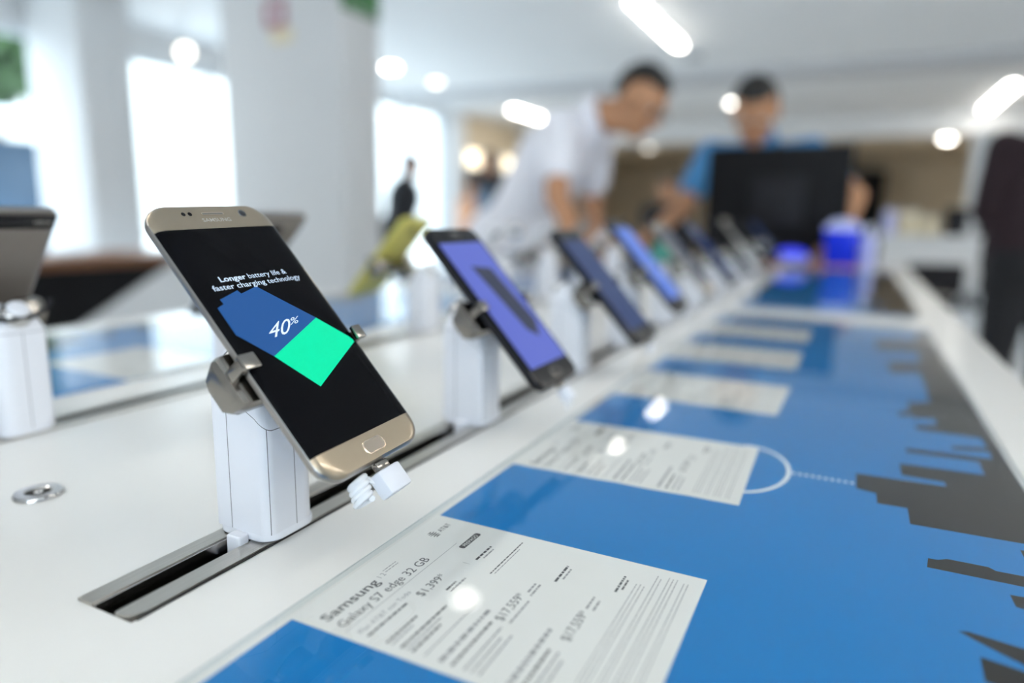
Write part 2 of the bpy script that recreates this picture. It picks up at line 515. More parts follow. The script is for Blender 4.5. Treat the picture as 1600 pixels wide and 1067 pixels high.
def rail(x0, x1, sgn, label):
    """steel track let into the table top: two bars with a dark channel between"""
    t = thing('steel_rail', label, 'rail', ((x0 + x1) / 2, SL0, TZ), group=None)
    hw = (x1 - x0) / 2; L = SL1 - SL0
    zt = 0.0014
    bw = 0.0105
    # left bar (square mitred end) and right bar (round-nosed end)
    pl = [(-hw, 0.0), (-hw + bw - 0.0012, 0.0), (-hw + bw - 0.0012, L), (-hw, L)]
    MB().prism([(p[0] * sgn, p[1]) for p in pl], -0.010, zt, M['steel']).build('bar', t)
    xa, xb = sorted(((-hw + bw - 0.0011) * sgn, (-hw + bw + 0.0004) * sgn))
    MB().box((xa, 0.0005, -0.010), (xb, L, zt - 0.0006), M['steel_polished']).build('inner_edge', t)
    r = 0.0078
    pr = [(hw - bw, L), (hw - bw, 0.001), (hw - bw + 0.0008, 0.0)] + [(hw - r + r * math.sin(a), r - r * math.cos(a)) for a in [PI / 2 * k / 6 for k in range(7)]] + [(hw, L)]
    MB().prism([(p[0] * sgn, p[1]) for p in pr], -0.010, zt, M['steel']).build('bar', t)
    ch = MB()
    ch.box((-hw, 0, -0.022), (hw, L, -0.018), M['dark'])
    ch.box((-hw, 0, -0.018), (-hw + 0.002, L, -0.0101), M['dark']).box((hw - 0.002, 0, -0.018), (hw, L, -0.0101), M['dark'])
    ch.box((-hw + 0.002, 0, -0.018), (hw - 0.002, 0.001, -0.0101), M['dark'])
    ch.build('channel', t)
    lip = MB()
    lip.box((hw + 0.0001, 0.002, 0.0001), (hw + 0.0011, L, 0.0007), M['dark']) if sgn > 0 else lip.box((-hw - 0.0011, 0.002, 0.0001), (-hw - 0.0001, L, 0.0007), M['dark'])
    lip.build('gasket', t)
    return t


rail(RX0, RX1, 1, 'slotted steel rail under the front row of phones, rounded end nearest the camera')
rail(MX0, MX1, -1, 'slotted steel rail under the back row of phones')

# cable grommet
t = thing('cable_grommet', 'round steel cable grommet set flush in the white table, bottom left', 'grommet', (-2.503 * H, 1.307 * H, TZ))
MB().loops([[(r * math.cos(2 * PI * i / 40), r * math.sin(2 * PI * i / 40), z) for i in range(40)] for r, z in
            ((0.0125, 0), (0.0125, 0.0012), (0.0118, 0.0022), (0.0072, 0.0026), (0.0062, 0.0018), (0.006, 0.0002))], M['steel_polished'], False, False).build('ring', t)
MB().lathe([(0.0061, 0.0001), (0.0061, 0.0004)], M['dark']).build('hole', t)
MB().ball((-0.0015, 0.001, 0.0008), (0.0026, 0.0026, 0.0014), M['steel_polished']).build('plug', t)

# ------------------------------------------------------------------ printed panels under clear acrylic
GX0, GX1 = -1.182 * H, 0.668 * H
ZP = TZ + 0.0002
SKY = [
    [(.0561, .2857), (.0691, .2831), (.1069, .279), (.1069, .262), (.0555, .2698)],
    [(.0508, .3013), (.0543, .3026), (.0720, .2995), (.1069, .296), (.1069, .281), (.0699, .2875), (.0563, .2969)],
    [(.0746, .344), (.0798, .3443), (.1069, .344), (.1069, .3318), (.0778, .3328), (.0751, .3334)],
    [(.0454, .3649), (.0496, .3654), (.0535, .3685), (.0701, .3686), (.0729, .3659), (.1069, .3668), (.1069, .3548), (.0442, .3547)],
    [(.0873, .397), (.1069, .3965), (.1069, .3879), (.0874, .3879)],
    [(.1069, .4060), (.0903, .4060), (.0401, .4045), (.0401, .4275), (.0248, .427), (.0248, .443), (.0140, .4462), (.0139, .4738), (.0635, .4763),
     (.0635, .4844), (.0402, .4844), (.0398, .5087), (.0881, .5108), (.0885, .5390), (.0453, .5370), (.0455, .5471), (.0975, .5495), (.0985, .5670),
     (.0754, .5600), (.0757, .5687), (.0985, .5773), (.0980, .6025), (.0555, .6024), (.0556, .6144), (.0715, .6250), (.0715, .6450), (.0561, .6380), (.0554, .6470), (.0450, .6372), (.0452, .6500),
     (.0539, .6615), (.0545, .6942), (.0718, .7011), (.0745, .7661), (.0745, .8424), (.0455, .8253), (.0449, .8888), (.0786, .9013), (.0818, .9797), (.0349, .9663), (.0365, 1.0497), (.0855, 1.0727), (.0900, 1.1500), (.1069, 1.1500)],
]


def wavy(m, y):  # nothing painted: sheet outline only
    return m


def panel(x0, x1, y0, y1, label, plab, sky, ring=True, slots=()):
    cx, cy = (x0 + x1) / 2, (y0 + y1) / 2
    t = thing('printed_poster', plab, 'poster', (cx, cy, ZP))
    inset = 0.0025
    MB().box((x0 - cx + inset, y0 - cy + 0.001, 0), (x1 - cx - 0.0012, y1 - cy - 0.001, 0.0003), M['print_blue']).build('sheet', t)
    s = MB()
    for pl in sky:
        pl = [(min(p[0], x1 - 0.0014) - cx, min(max(p[1], y0 + .001), y1 - .001) - cy) for p in pl]
        s.prism(pl, 0.00031, 0.00036, M['print_dark'])
    s.build('skyline_print', t)
    if ring:
        r = MB()
        c0 = (-0.338 * H - 0.0, 2.815 * H)
        R0 = 0.0330
        for (ra, rb) in ((R0, R0 - 0.0028),):
            A = []
            for k in range(49):
                a = -PI / 2 - 0.12 + (PI + 0.24) * k / 48
                A.append((a, ra, rb))
            vs = []; fs = []
            for a, q, p in A:
                vs += [(c0[0] + q * math.cos(a) * 0.93 - cx, c0[1] + q * math.sin(a) * 1.42 - cy, 0.0004), (c0[0] + p * math.cos(a) * 0.93 - cx, c0[1] + (p + .0006) * math.sin(a) * 1.42 - cy, 0.0004)]
            for k in range(48):
                fs.append((2 * k, 2 * k + 1, 2 * k + 3, 2 * k + 2))
            r.add(vs, fs, M['print_white'])
        xs = c0[0] + R0 * 0.93
        for k in range(10):
            x = xs + 0.0006 + k * (0.0140 - xs) / 10.0
            r.box((x - cx, .4522 - cy, 0.00037), (x - cx + 0.0017, .4558 - cy, 0.0004), M['print_white'])
        r.build('ring_and_dots', t)
    a = thing('acrylic_sheet', label, 'acrylic sheet', (cx, cy, TZ + 0.0010))
    hx, hy = (x1 - x0) / 2, (y1 - y0) / 2
    z1 = 0.0028
    g = MB()
    g.add([(-hx, -hy, z1), (hx, -hy, z1), (hx, hy, z1), (-hx, hy, z1)], [(0, 1, 2, 3)], M['acrylic'])
    g.add([(-hx, -hy, 0), (hx, -hy, 0), (hx, hy, 0), (-hx, hy, 0), (-hx, -hy, z1), (hx, -hy, z1), (hx, hy, z1), (-hx, hy, z1)],
          [(0, 1, 5, 4), (1, 2, 6, 5), (2, 3, 7, 6), (3, 0, 4, 7)], M['acrylic_side'])
    g.build('clear_plate', a)
    e = MB()
    for (lo, hi) in (((-hx - .0004, -hy - .0004, z1 - .0003), (-hx, hy + .0004, z1)), ((hx, -hy - .0004, z1 - .0003), (hx + .0004, hy + .0004, z1)),
                     ((-hx, -hy - .0004, z1 - .0003), (hx, -hy, z1)), ((-hx, hy, z1 - .0003), (hx, hy + .0004, z1))):
        e.box(lo, hi, M['acrylic_edge'])
    e.build('polished_edge', a)


M['acrylic_side'] = thin_glass('acrylic_side', (0.90, 0.94, 0.945), 1.5)
PA0, PA1 = -0.22, 7.38 * H
PB0, PB1 = 8.28 * H, 15.6 * H
panel(GX0, GX1, PA0, PA1, 'large clear acrylic sheet over the nearest blue skyline poster on the right',
      'blue poster with a charcoal city skyline along its right edge, nearest panel', SKY)
SKY2 = [[(.1069, 1.335), (.035, 1.36), (.03, 1.44), (.07, 1.47), (.02, 1.55), (.02, 1.68), (.06, 1.72), (.00, 1.80), (.0, 1.95), (.05, 2.0), (.03, 2.2), (.06, 2.4), (.1069, 2.45)]]
panel(GX0, GX1, PB0, PB1, 'clear acrylic sheet over the far poster near the blue container',
      'dark blue skyline poster at the far end of the right side', SKY2, False)
def mir(pl):
    return [[(2 * XC - p[0], p[1]) for p in q] for q in pl]
def panel_left(y0, y1, label, plab, sky):
    x0, x1 = 2 * XC - GX1, 2 * XC - GX0
    cx, cy = (x0 + x1) / 2, (y0 + y1) / 2
    t = thing('printed_poster', plab, 'poster', (cx, cy, ZP))
    MB().box((x0 - cx + 0.0012, y0 - cy + 0.001, 0), (x1 - cx - 0.0025, y1 - cy - 0.001, 0.0003), M['print_blue']).build('sheet', t)
    s = MB()
    for pl in sky:
        s.prism([(max(p[0], x0 + 0.0014) - cx, min(max(p[1], y0 + .001), y1 - .001) - cy) for p in pl], 0.00031, 0.00036, M['print_dark'])
    s.build('skyline_print', t)
    a = thing('acrylic_sheet', label, 'acrylic sheet', (cx, cy, TZ + 0.0010))
    hx, hy = (x1 - x0) / 2, (y1 - y0) / 2
    z1 = 0.0028
    g = MB()
    g.add([(-hx, -hy, z1), (hx, -hy, z1), (hx, hy, z1), (-hx, hy, z1)], [(0, 1, 2, 3)], M['acrylic'])
    g.add([(-hx, -hy, 0), (hx, -hy, 0), (hx, hy, 0), (-hx, hy, 0), (-hx, -hy, z1), (hx, -hy, z1), (hx, hy, z1), (-hx, hy, z1)],
          [(0, 1, 5, 4), (1, 2, 6, 5), (2, 3, 7, 6), (3, 0, 4, 7)], M['acrylic_side'])
    g.build('clear_plate', a)
panel_left(PA0, PA1, 'clear acrylic sheet reflecting the windows, on the left side behind the back rail', 'blue poster on the left side of the table, washed out by window reflections', mir(SKY))
panel_left(PB0, PB1, 'clear acrylic sheet on the far left part of the table', 'far blue poster on the left side of the table', mir(SKY2))

# ------------------------------------------------------------------ price sheets
PW, PH = 0.109, 0.1425


def paper_text(detail=2, seed=1):
    """local frame: u right (0..109 mm), v down from the top (0..142 mm)"""
    rnd = random.Random(seed)
    t = MB()
    mm = 0.001
    up = (-1, 0); rt = (0, 1)

    def T(body, u, v, width, size, m='ink', bold=0.0):
        put_text(t, body, M[m], (v * mm, u * mm), rt, up, width * mm, size * mm, bold)

    def dash(u0, u1, v, h_, m='ink', gap=True):
        u = u0
        while u < u1:
            l = rnd.uniform(1.2, 4.2) * (h_ / 1.2) ** 0.5
            e = min(u + l, u1)
            t.add([((v - h_) * mm, u * mm, 0), (v * mm, u * mm, 0), (v * mm, e * mm, 0), ((v - h_) * mm, e * mm, 0)], [(0, 1, 2, 3)], M[m])
            u = e + max(0.45, h_ * 0.5)

    # globe emblem and carrier name
    for k in range(5):
        v = 8.4 + k * 1.25
        hwid = 2.9 * math.sqrt(max(0.05, 1 - ((v - 11) / 3.2) ** 2))
        n = 10
        vs = []
        for i in range(n + 1):
            a = -1 + 2 * i / n
            th = 0.38 * (1 - a * a) + 0.06
            y = v + 0.35 * a * a * (1 if k > 2 else -1)
            vs += [((y - th) * mm, (88.6 + hwid * a) * mm, 0), ((y + th) * mm, (88.6 + hwid * a) * mm, 0)]
        t.add(vs, [(2 * i, 2 * i + 1, 2 * i + 3, 2 * i + 2) for i in range(n)], M['ink'])
    T('AT&T', 92.6, 12.8, 9.8, 4.2, 'ink', 0.012)
    # rounded dark tag
    rr = rrect(17.5, 3.4, 1.2, 4, 91.4, 30.3)
    t.add([((p[1]) * mm, p[0] * mm, 0) for p in rr], [tuple(range(len(rr)))], M['ink'])
    put_text(t, 'PREPAGO', M['paper'], (31.4 * mm, 85.0 * mm), rt, up, 13 * mm, 2.9 * mm, 0, 0.00002)
    T('Samsung', 5.0, 15.3, 34.0, 7.2, 'ink', 0.012)
    T('Galaxy S7 edge 32 GB', 4.8, 23.4, 61.5, 6.6, 'ink')
    T('1 2', 41.0, 13.6, 4.6, 4.0, 'ink_soft')
    dash(47, 57, 10.6, 0.5, 'ink_soft'); dash(47, 57, 12.2, 0.5, 'ink_soft')
    t.add([(25.7 * mm, 3 * mm, 0), (25.95 * mm, 3 * mm, 0), (25.95 * mm, 86 * mm, 0), (25.7 * mm, 86 * mm, 0)], [(0, 1, 2, 3)], M['ink_soft'])
    if detail > 0:
        T('Plan AT&T con Todo', 5.0, 32.0, 33.5, 3.5, 'ink_soft')
    dash(5, 31, 35.6, 1.1)
    T('$1,399*', 37.7, 38.0, 19.5, 6.0)
    dash(47, 55, 44.6, 1.0); dash(47, 59.5, 46.8, 1.0, 'ink_soft')
    dash(5, 25, 44.4, 1.1); dash(5, 19, 46.6, 0.8, 'ink_soft')
    dash(5, 37, 51.0, 1.1); dash(5, 25, 56.0, 1.1, 'ink'); dash(5, 29, 53.4, 0.8, 'ink_soft')
    dash(76, 91, 43.0, 1.2); dash(79, 89, 45.2, 0.9, 'ink_soft')
    dash(68, 102, 54.6, 0.7); dash(69, 95, 56.2, 0.5, 'ink_soft')
    t.add([(38 * mm, 71 * mm, 0), (42 * mm, 71 * mm, 0), (42 * mm, 71.2 * mm, 0), (38 * mm, 71.2 * mm, 0)], [(0, 1, 2, 3)], M['ink_soft'])
    # second plan
    dash(5, 43, 61, 0.6, 'ink_soft')
    dash(5, 43, 68.5, 1.9, 'ink_soft')
    T('$17,559*', 37.6, 76.0, 22.0, 6.0)
    dash(5, 36, 73.0, 1.2); dash(5, 34, 78.0, 0.9, 'ink_soft'); dash(5, 28, 81.0, 0.9, 'ink_soft'); dash(5, 31, 84.0, 0.9, 'ink_soft')
    dash(38, 56, 79.6, 0.9, 'ink_soft'); dash(62, 70, 76.4, 1.0, 'ink_soft'); dash(60, 70, 78.6, 1.0, 'ink_soft')
    dash(75.5, 91, 83.4, 1.2); dash(79, 89, 85.6, 0.9, 'ink_soft')
    # third plan
    dash(5, 42, 96, 1.9, 'ink_soft'); dash(5, 30, 100.4, 1.2)
    T('$17,559*', 37.7, 104.6, 22.0, 6.0)
    dash(5, 30, 104, 0.9, 'ink_soft'); dash(5, 26, 107, 0.9, 'ink_soft'); dash(62, 72, 103, 1.0, 'ink_soft'); dash(62, 70, 106, 1.0, 'ink_soft')
    dash(80, 95, 109.6, 1.1); dash(83, 92, 111.6, 0.9)
    for k, v in enumerate((115.6, 117.4, 119.2, 122.4, 124.2, 127.4, 129.2, 131.0, 134.2, 136.0)):
        dash(6, 103 - (11 if k < 3 else 0) - rnd.uniform(0, 3), v, 0.42, 'ink_soft')
    return t


sheet_at = [
    (1.151, 0, 'printed white price sheet nearest the camera, large device name and three prices readable'),
    (2.390, 1.2, 'white price sheet second from the camera, a thin white ring showing at its right edge'),
    (3.690, -1.0, 'third white price sheet from the camera, faintly blurred under the acrylic'),
    (4.900, 0.5, 'fourth white price sheet from the camera, blurred, beside the dark blue reflection'),
    (6.080, 0.3, 'far white price sheet just before the white gap between the posters'),
]
txt = paper_text(2, 1)
for k, (yh, ang, lab) in enumerate(sheet_at):
    nx = 10
    s = MB()
    vs = []; fs = []
    for i in range(nx + 1):
        for j in range(nx + 1):
            u = PW * j / nx; v = PH * i / nx
            wv = (0.0003 * math.sin(v * 70 + k * 1.3) * (1 - j / nx) ** 2 * (0 if i == 0 else 1)) if k else 0
            vs.append((v, u - abs(wv) * 3, 0.0001))
    for i in range(nx):
        for j in range(nx):
            a = i * (nx + 1) + j
            fs.append((a, a + nx + 1, a + nx + 2, a + 1))
    s.add(vs, fs, M['paper'])
    s.add([(p[0], p[1], 0) for p in vs], [f[::-1] for f in fs], M['paper'])
    rim = [j for j in range(nx + 1)] + [i * (nx + 1) + nx for i in range(1, nx + 1)] + [nx * (nx + 1) + j for j in range(nx - 1, -1, -1)] + [i * (nx + 1) for i in range(nx - 1, 0, -1)]
    off = (nx + 1) ** 2
    s.f += [[rim[i], rim[(i + 1) % len(rim)], rim[(i + 1) % len(rim)] + off, rim[i] + off] for i in range(len(rim))]
    s.m += [0] * len(rim); s.smooth += [False] * len(rim)
    t = thing('price_sheet', lab, 'price sheet', (GX0 + 0.0012, yh * H, ZP + 0.00042), math.radians(ang), 'price sheets under the acrylic')
    s.build('paper', t)
    if k == 0:
        tx0 = txt.build('printed_text', t, (0, 0, 0.00013))
    else:
        o = tx0.copy(); C.objects.link(o); o.parent = t; o.location = (0, 0, 0.00013)

for k, (yh, ang, lab) in enumerate(((1.9, 181, 'price sheet on the left side of the table, nearest, partly hidden by the white stand'),
                                    (3.2, 179, 'price sheet on the left side of the table, seen just left of the gold phone'),
                                    (4.6, 180, 'farthest visible price sheet on the left side of the table'))):
    t = thing('price_sheet', lab, 'price sheet', (2 * XC - GX0 - 0.0012, yh * H, ZP + 0.00042), math.radians(ang), 'price sheets on the left side')
    MB().box((0, 0, 0), (PH, PW, 0.0001), M['paper']).build('paper', t)
    o = tx0.copy(); C.objects.link(o); o.parent = t; o.location = (0, 0, 0.00013)

# ------------------------------------------------------------------ phones
mm = 0.001


def frame_mtx(center, tilt, facing=1, yaw=0.0, roll=0.0):
    """phone pose: facing = +1 screen towards +X, -1 screen towards -X; tilt = degrees of the long axis above the table"""
    a = math.radians(tilt)
    if facing > 0:
        x = Vector((0, 1, 0)); y = Vector((-math.cos(a), 0, math.sin(a)))
    else:
        x = Vector((0, -1, 0)); y = Vector((math.cos(a), 0, math.sin(a)))
    z = x.cross(y)
    m = Matrix((x, y, z)).transposed()
    m = Matrix.Rotation(math.radians(yaw), 3, 'Z') @ m @ Matrix.Rotation(math.radians(roll), 3, 'Z')
    return Matrix.Translation(center) @ m.to_4x4()


def front_rows(mb, w_, h_, r, cw, cy_, drop, y0, y1, m, n=12, nx=22, z_off=0.0):
    """part of the curved front glass between heights y0 and y1"""
    ys = [y0 + (y1 - y0) * i / n for i in range(n + 1)]
    vs = []; fs = []
    for y in ys:
        ay = abs(y)
        k = ay - (h_ / 2 - r)
        hwid = w_ / 2 if k <= 0 else w_ / 2 - r + math.sqrt(max(0, r * r - k * k))
        for j in range(nx + 1):
            s_ = -1 + 2 * j / nx
            s_ = math.copysign(1 - (1 - abs(s_)) ** 1.5, s_)
            x = hwid * s_
            d = hwid - abs(x)
            z = 0
            if d < cw: z -= drop * (1 - math.sqrt(max(0, 1 - ((cw - d) / cw) ** 2)))
            d2 = h_ / 2 - ay
            if d2 < cy_: z -= drop * 0.8 * (1 - math.sqrt(max(0, 1 - ((cy_ - d2) / cy_) ** 2)))
            vs.append((x * mm, y * mm, (max(z, -drop) + z_off) * mm))
    for i in range(n):
        for j in range(nx):
            a = i * (nx + 1) + j
            fs.append((a, a + 1, a + nx + 2, a + nx + 1))
    mb.add(vs, fs, m, True)


def make_phone(name, label, cat, mtx, w_=72.6, h_=150.9, th=7.7, r=12, cw=6, drop=2.2, body='gold_edge', back='gold_back', front='gold', disp=(-61, 61), group=None,
               button=True, btn_m='gold_button', scr='screen_black', inset=0.0, letters=None):
    t = thing(name, label, cat, group=group, mtx=mtx)
    b = MB()
    L = []
    for ins, z in ((5, -th), (2.2, -th + 0.5), (0.6, -th + 1.8), (0, -th + 3.4), (0, -drop - 0.9), (0.35, -drop - 0.2), (0.5, -drop + 0.05)):
        L.append([(p[0] * mm, p[1] * mm, z * mm) for p in rrect(w_ - 2 * ins, h_ - 2 * ins, max(2, r - ins), 8)])
    b.loops(L[:3], M[back], True, False)
    b.loops(L[2:], M[body], False, True)
    b.build('casing', t)
    y0, y1 = disp
    s = MB(); front_rows(s, w_ - 0.7, h_ - 0.7, r - 0.3, cw, 1.2, drop, y0, y1, M[scr], 6); scr_o = s.build('screen', t)
    s = MB(); front_rows(s, w_ - 0.7, h_ - 0.7, r - 0.3, cw, 1.2, drop, y1, h_ / 2 - 0.36, M[front], 16); s.build('top_bezel', t)
    s = MB(); front_rows(s, w_ - 0.7, h_ - 0.7, r - 0.3, cw, 1.2, drop, -h_ / 2 + 0.36, y0, M[front], 16); s.build('bottom_bezel', t)
    yb = (y0 - h_ / 2) / 2 + 0.2
    yt = (y1 + h_ / 2) / 2
    if button:
        q = MB()
        q.loops([[(p[0] * mm, (p[1] + yb) * mm, z * mm) for p in rrect(14.6 - 2 * i_, 7.2 - 2 * i_, 3 - i_ * 0.7, 6)] for i_, z in ((0, 0.0), (0.15, 0.28), (0.55, 0.32), (0.8, 0.12))], M['gold_light' if front == 'gold' else 'gunmetal'], False, False)
        q.loops([[(p[0] * mm, (p[1] + yb) * mm, z * mm) for p in rrect(13.2, 5.8, 2.4, 6)] for z in (0.02, 0.14)], M[btn_m], False, True)
        q.build('home_button', t)
    q = MB()
    q.loops([[(p[0] * mm, (p[1] + yt + 1.4) * mm, z * mm) for p in rrect(13.4, 1.7, 0.8, 4)] for z in (0.0, 0.18)], M['gold_light' if front == 'gold' else 'gunmetal'], False, True)
    q.loops([[(p[0] * mm, (p[1] + yt + 1.4) * mm, 0.2 * mm) for p in rrect(12.2, 0.9, 0.4, 4)]] * 2, M['gunmetal'], False, True)
    q.build('earpiece', t)
    q = MB()
    X = Matrix.Translation((18.4 * mm, (yt + 1.3) * mm, 0))
    q.lathe([(2.4 * mm, 0), (2.35 * mm, 0.12 * mm), (2.0 * mm, 0.13 * mm)], M['lens' if front != 'gold' else 'gunmetal'], X, 20)
    q.lathe([(1.85 * mm, 0.14 * mm), (1.2 * mm, 0.3 * mm), (0.4 * mm, 0.36 * mm)], M['lens'], X, 20)
    q.build('front_camera', t)
    for x in (-16.6, -13.0):
        q = MB(); X = Matrix.Translation((x * mm, (yt + 1.5) * mm, 0))
        q.lathe([(1.1 * mm, 0.02 * mm), (1.05 * mm, 0.16 * mm), (0.5 * mm, 0.18 * mm)], M['black_gloss'], X, 14)
        q.build('sensor', t)
    if letters:
        q = MB()
        put_text(q, letters, M['etched' if front == 'gold' else 'gunmetal'], (-8.3 * mm, (yt - 3.3) * mm), (1, 0), (0, 1), 17 * mm, 3.0 * mm, 0.01, 0.06 * mm)
        q.build('maker_name', t)
    return t, scr_o


# hero phone
B = Matrix(((-0.02008792474089923, -0.6614705011354092, 0.749702108445264),
            (0.999387759006004, -0.03476928884686402, -0.003899192485706908),
            (0.028645809965180354, 0.7491647833959855, 0.6617639646359454)))
hero_c = Vector((-0.2352372, 0.24070698, CAMZ - 0.05395127))
HM = Matrix.Translation(hero_c) @ B.to_4x4()
hero, hs = make_phone('smartphone', 'gold phone in front showing a blue and green battery graphic at 40%', 'smartphone', HM, letters='SAMSUNG', disp=(-61.2, 60.8))


def flat(mb, pts, m, z):
    a = sum(pts[i][0] * pts[(i + 1) % len(pts)][1] - pts[(i + 1) % len(pts)][0] * pts[i][1] for i in range(len(pts)))
    if a < 0: pts = pts[::-1]
    mb.add([(p[0] * mm, p[1] * mm, z * mm) for p in pts], [tuple(range(len(pts)))], m)


g = MB()
blue = [(-31.0, 17.6), (-27.7, 18.7), (-28.1, 21.2), (-15.9, 24.7), (-15.0, 22.6), (-4.1, 25.3), (18.4, 2.2), (-20.5, -12.0), (-31.0, 1.2)]
flat(g, blue, M['battery'], 0.03)
g.add([(x * mm, y * mm, (z + .04) * mm) for x, y, z in ((-31.0, 17.6, -.01), (-31.0, 1.2, -.01), (-33.2, 4.0, -.50), (-35.2, 6.8, -1.35), (-35.2, 16.3, -1.35), (-33.2, 16.9, -.50))],
      [(0, 5, 2, 1), (5, 4, 3, 2)], M['battery'])
gb = [(18.4, 2.2), (31.0, -12.4), (31.0, -16.5), (-7.1, -32.7), (-20.5, -12.0)]
flat(g, gb, M['green'], 0.03)
g.add([(31.0 * mm, -12.4 * mm, 0.03 * mm), (31.0 * mm, -16.5 * mm, 0.03 * mm), (33.4 * mm, -15.4 * mm, -0.42 * mm)], [(0, 1, 2)], M['green'])
g.build('battery_picture', hs)
g = MB()
put_text(g, 'Longer', M['scr_text'], (-21.8 * mm, 30.2 * mm), (1, 0), (0, 1), 15.6 * mm, 4.1 * mm, 0.022, 0.05 * mm)
put_text(g, 'battery life &', M['scr_text'], (-5.0 * mm, 30.2 * mm), (1, 0), (0, 1), 24.8 * mm, 4.1 * mm, 0.002, 0.05 * mm)
put_text(g, 'faster charging', M['scr_text'], (-28.0 * mm, 25.9 * mm), (1, 0), (0, 1), 31.0 * mm, 4.1 * mm, 0.008, 0.05 * mm)
put_text(g, 'technology', M['scr_text'], (4.4 * mm, 25.9 * mm), (1, 0), (0, 1), 22.0 * mm, 4.1 * mm, 0.002, 0.05 * mm)
g.build('screen_text', hs)
g = MB()
put_text(g, '40', M['scr_num'], (-17.6 * mm, -3.1 * mm), (1, 0.04), (0.68, 0.73), 13.8 * mm, 15.2 * mm, 0.0, 0.06 * mm)
put_text(g, '%', M['scr_num'], (-0.6 * mm, 1.4 * mm), (1, 0.04), (0.68, 0.73), 5.9 * mm, 7.2 * mm, 0.0, 0.06 * mm)
g.build('percentage_text', hs)

# ------------------------------------------------------------------ phone stands
SX0, SX1 = -1.722 * H, -1.492 * H
SW = SX1 - SX0; SD = 0.215 * H


def stand_body(mb, z_front=0.0575, z_back=0.0735):
    """tapered white body: plan outline with rounded corners and fine seams; roof slopes down to the +x side"""
    hw, hd = SW / 2, SD / 2
    prof = []   # (x, y, seam)
    r = 0.0105
    n = 8
    def arc(cx, cy, a0, seam_at):
        for k in range(n + 1):
            a = math.radians(a0 + 90 * k / n)
            prof.append((cx + r * math.cos(a), cy + r * math.sin(a)))
    arc(hw - r, hd - r, 0, None); arc(-hw + r, hd - r, 90, None); r_ = r; r = 0.0045; arc(-hw + r, -hd + r, 180, None); r = r_
    rr = 0.0055
    for k in range(n + 1):
        a = math.radians(270 + 90 * k / n)
        prof.append((hw - rr + rr * math.cos(a), -hd + rr + rr * math.sin(a)))
    P = []
    seams_y = [(-hw * 0.50, -1)]
    # insert seam columns
    def ins(pt0, pt1, f):
        return (pt0[0] + (pt1[0] - pt0[0]) * f, pt0[1] + (pt1[1] - pt0[1]) * f)
    N = len(prof)
    out = []; flag = []
    for i in range(N):
        p, q = prof[i], prof[(i + 1) % N]
        L = math.hypot(q[0] - p[0], q[1] - p[1])
        out.append(p)
        cuts = []
        if L > 0.006:
            if p[1] < -hd + 1e-5 and q[1] < -hd + 1e-5:      # near face
                cuts = [0.30]
            elif p[0] > hw - 1e-5 and q[0] > hw - 1e-5:     # right face
                cuts = [0.72]
            else:
                cuts = [0.35]
        if i == 3 * (n + 1) + n // 2 + 1:
            cuts = [0.1]
        if not cuts:
            flag.append(False); continue
        for c in cuts:
            e = 0.00022 / L
            out.append(ins(p, q, c - e)); flag.append(False)
            out.append(ins(p, q, c + e)); flag.append(True)
        flag.append(False)
    n2 = len(out)

    def zt(x):
        s = min(1, max(0, (hw - x) / (SW * 0.62)))
        return z_front + (z_back - z_front) * math.sin(s * PI / 2)

    zb = 0.0042
    rows = []
    rows.append([(x, y, zb) for x, y in out])
    rows.append([(x * 0.995, y * 0.995, zt(x) - 0.0012) for x, y in out])
    rows.append([(x * 0.994, y * 0.994, zt(x) - 0.0008) for x, y in out])
    for ins_, dz in ((0.985, 0.0003), (0.95, 0.0022), (0.86, 0.0060), (0.70, 0.0115), (0.52, 0.0160), (0.32, 0.0185)):
        rows.append([(x * ins_, y * ins_, zt(x * ins_) + dz) for x, y in out])
    for k in range(len(rows) - 1):
        for i in range(n2):
            j = (i + 1) % n2
            m = M['seam'] if ((flag[i] and k == 0) or k == 1) else M['white_plastic']
            mb.add([rows[k][i], rows[k][j], rows[k + 1][j], rows[k + 1][i]], [(0, 1, 2, 3)], m, True)
    mb.add(rows[-1], [tuple(range(n2))], M['white_plastic'], True)
    mb.add(rows[0], [tuple(range(n2))[::-1]], M['white_plastic'], False)


def merge(o):
    bm = bmesh.new(); bm.from_mesh(o.data)
    bmesh.ops.remove_doubles(bm, verts=bm.verts[:], dist=0.00002)
    bm.to_mesh(o.data); bm.free()
    try: o.data.set_sharp_from_angle(angle=math.radians(40))
    except Exception: pass
    return o


BODY = None


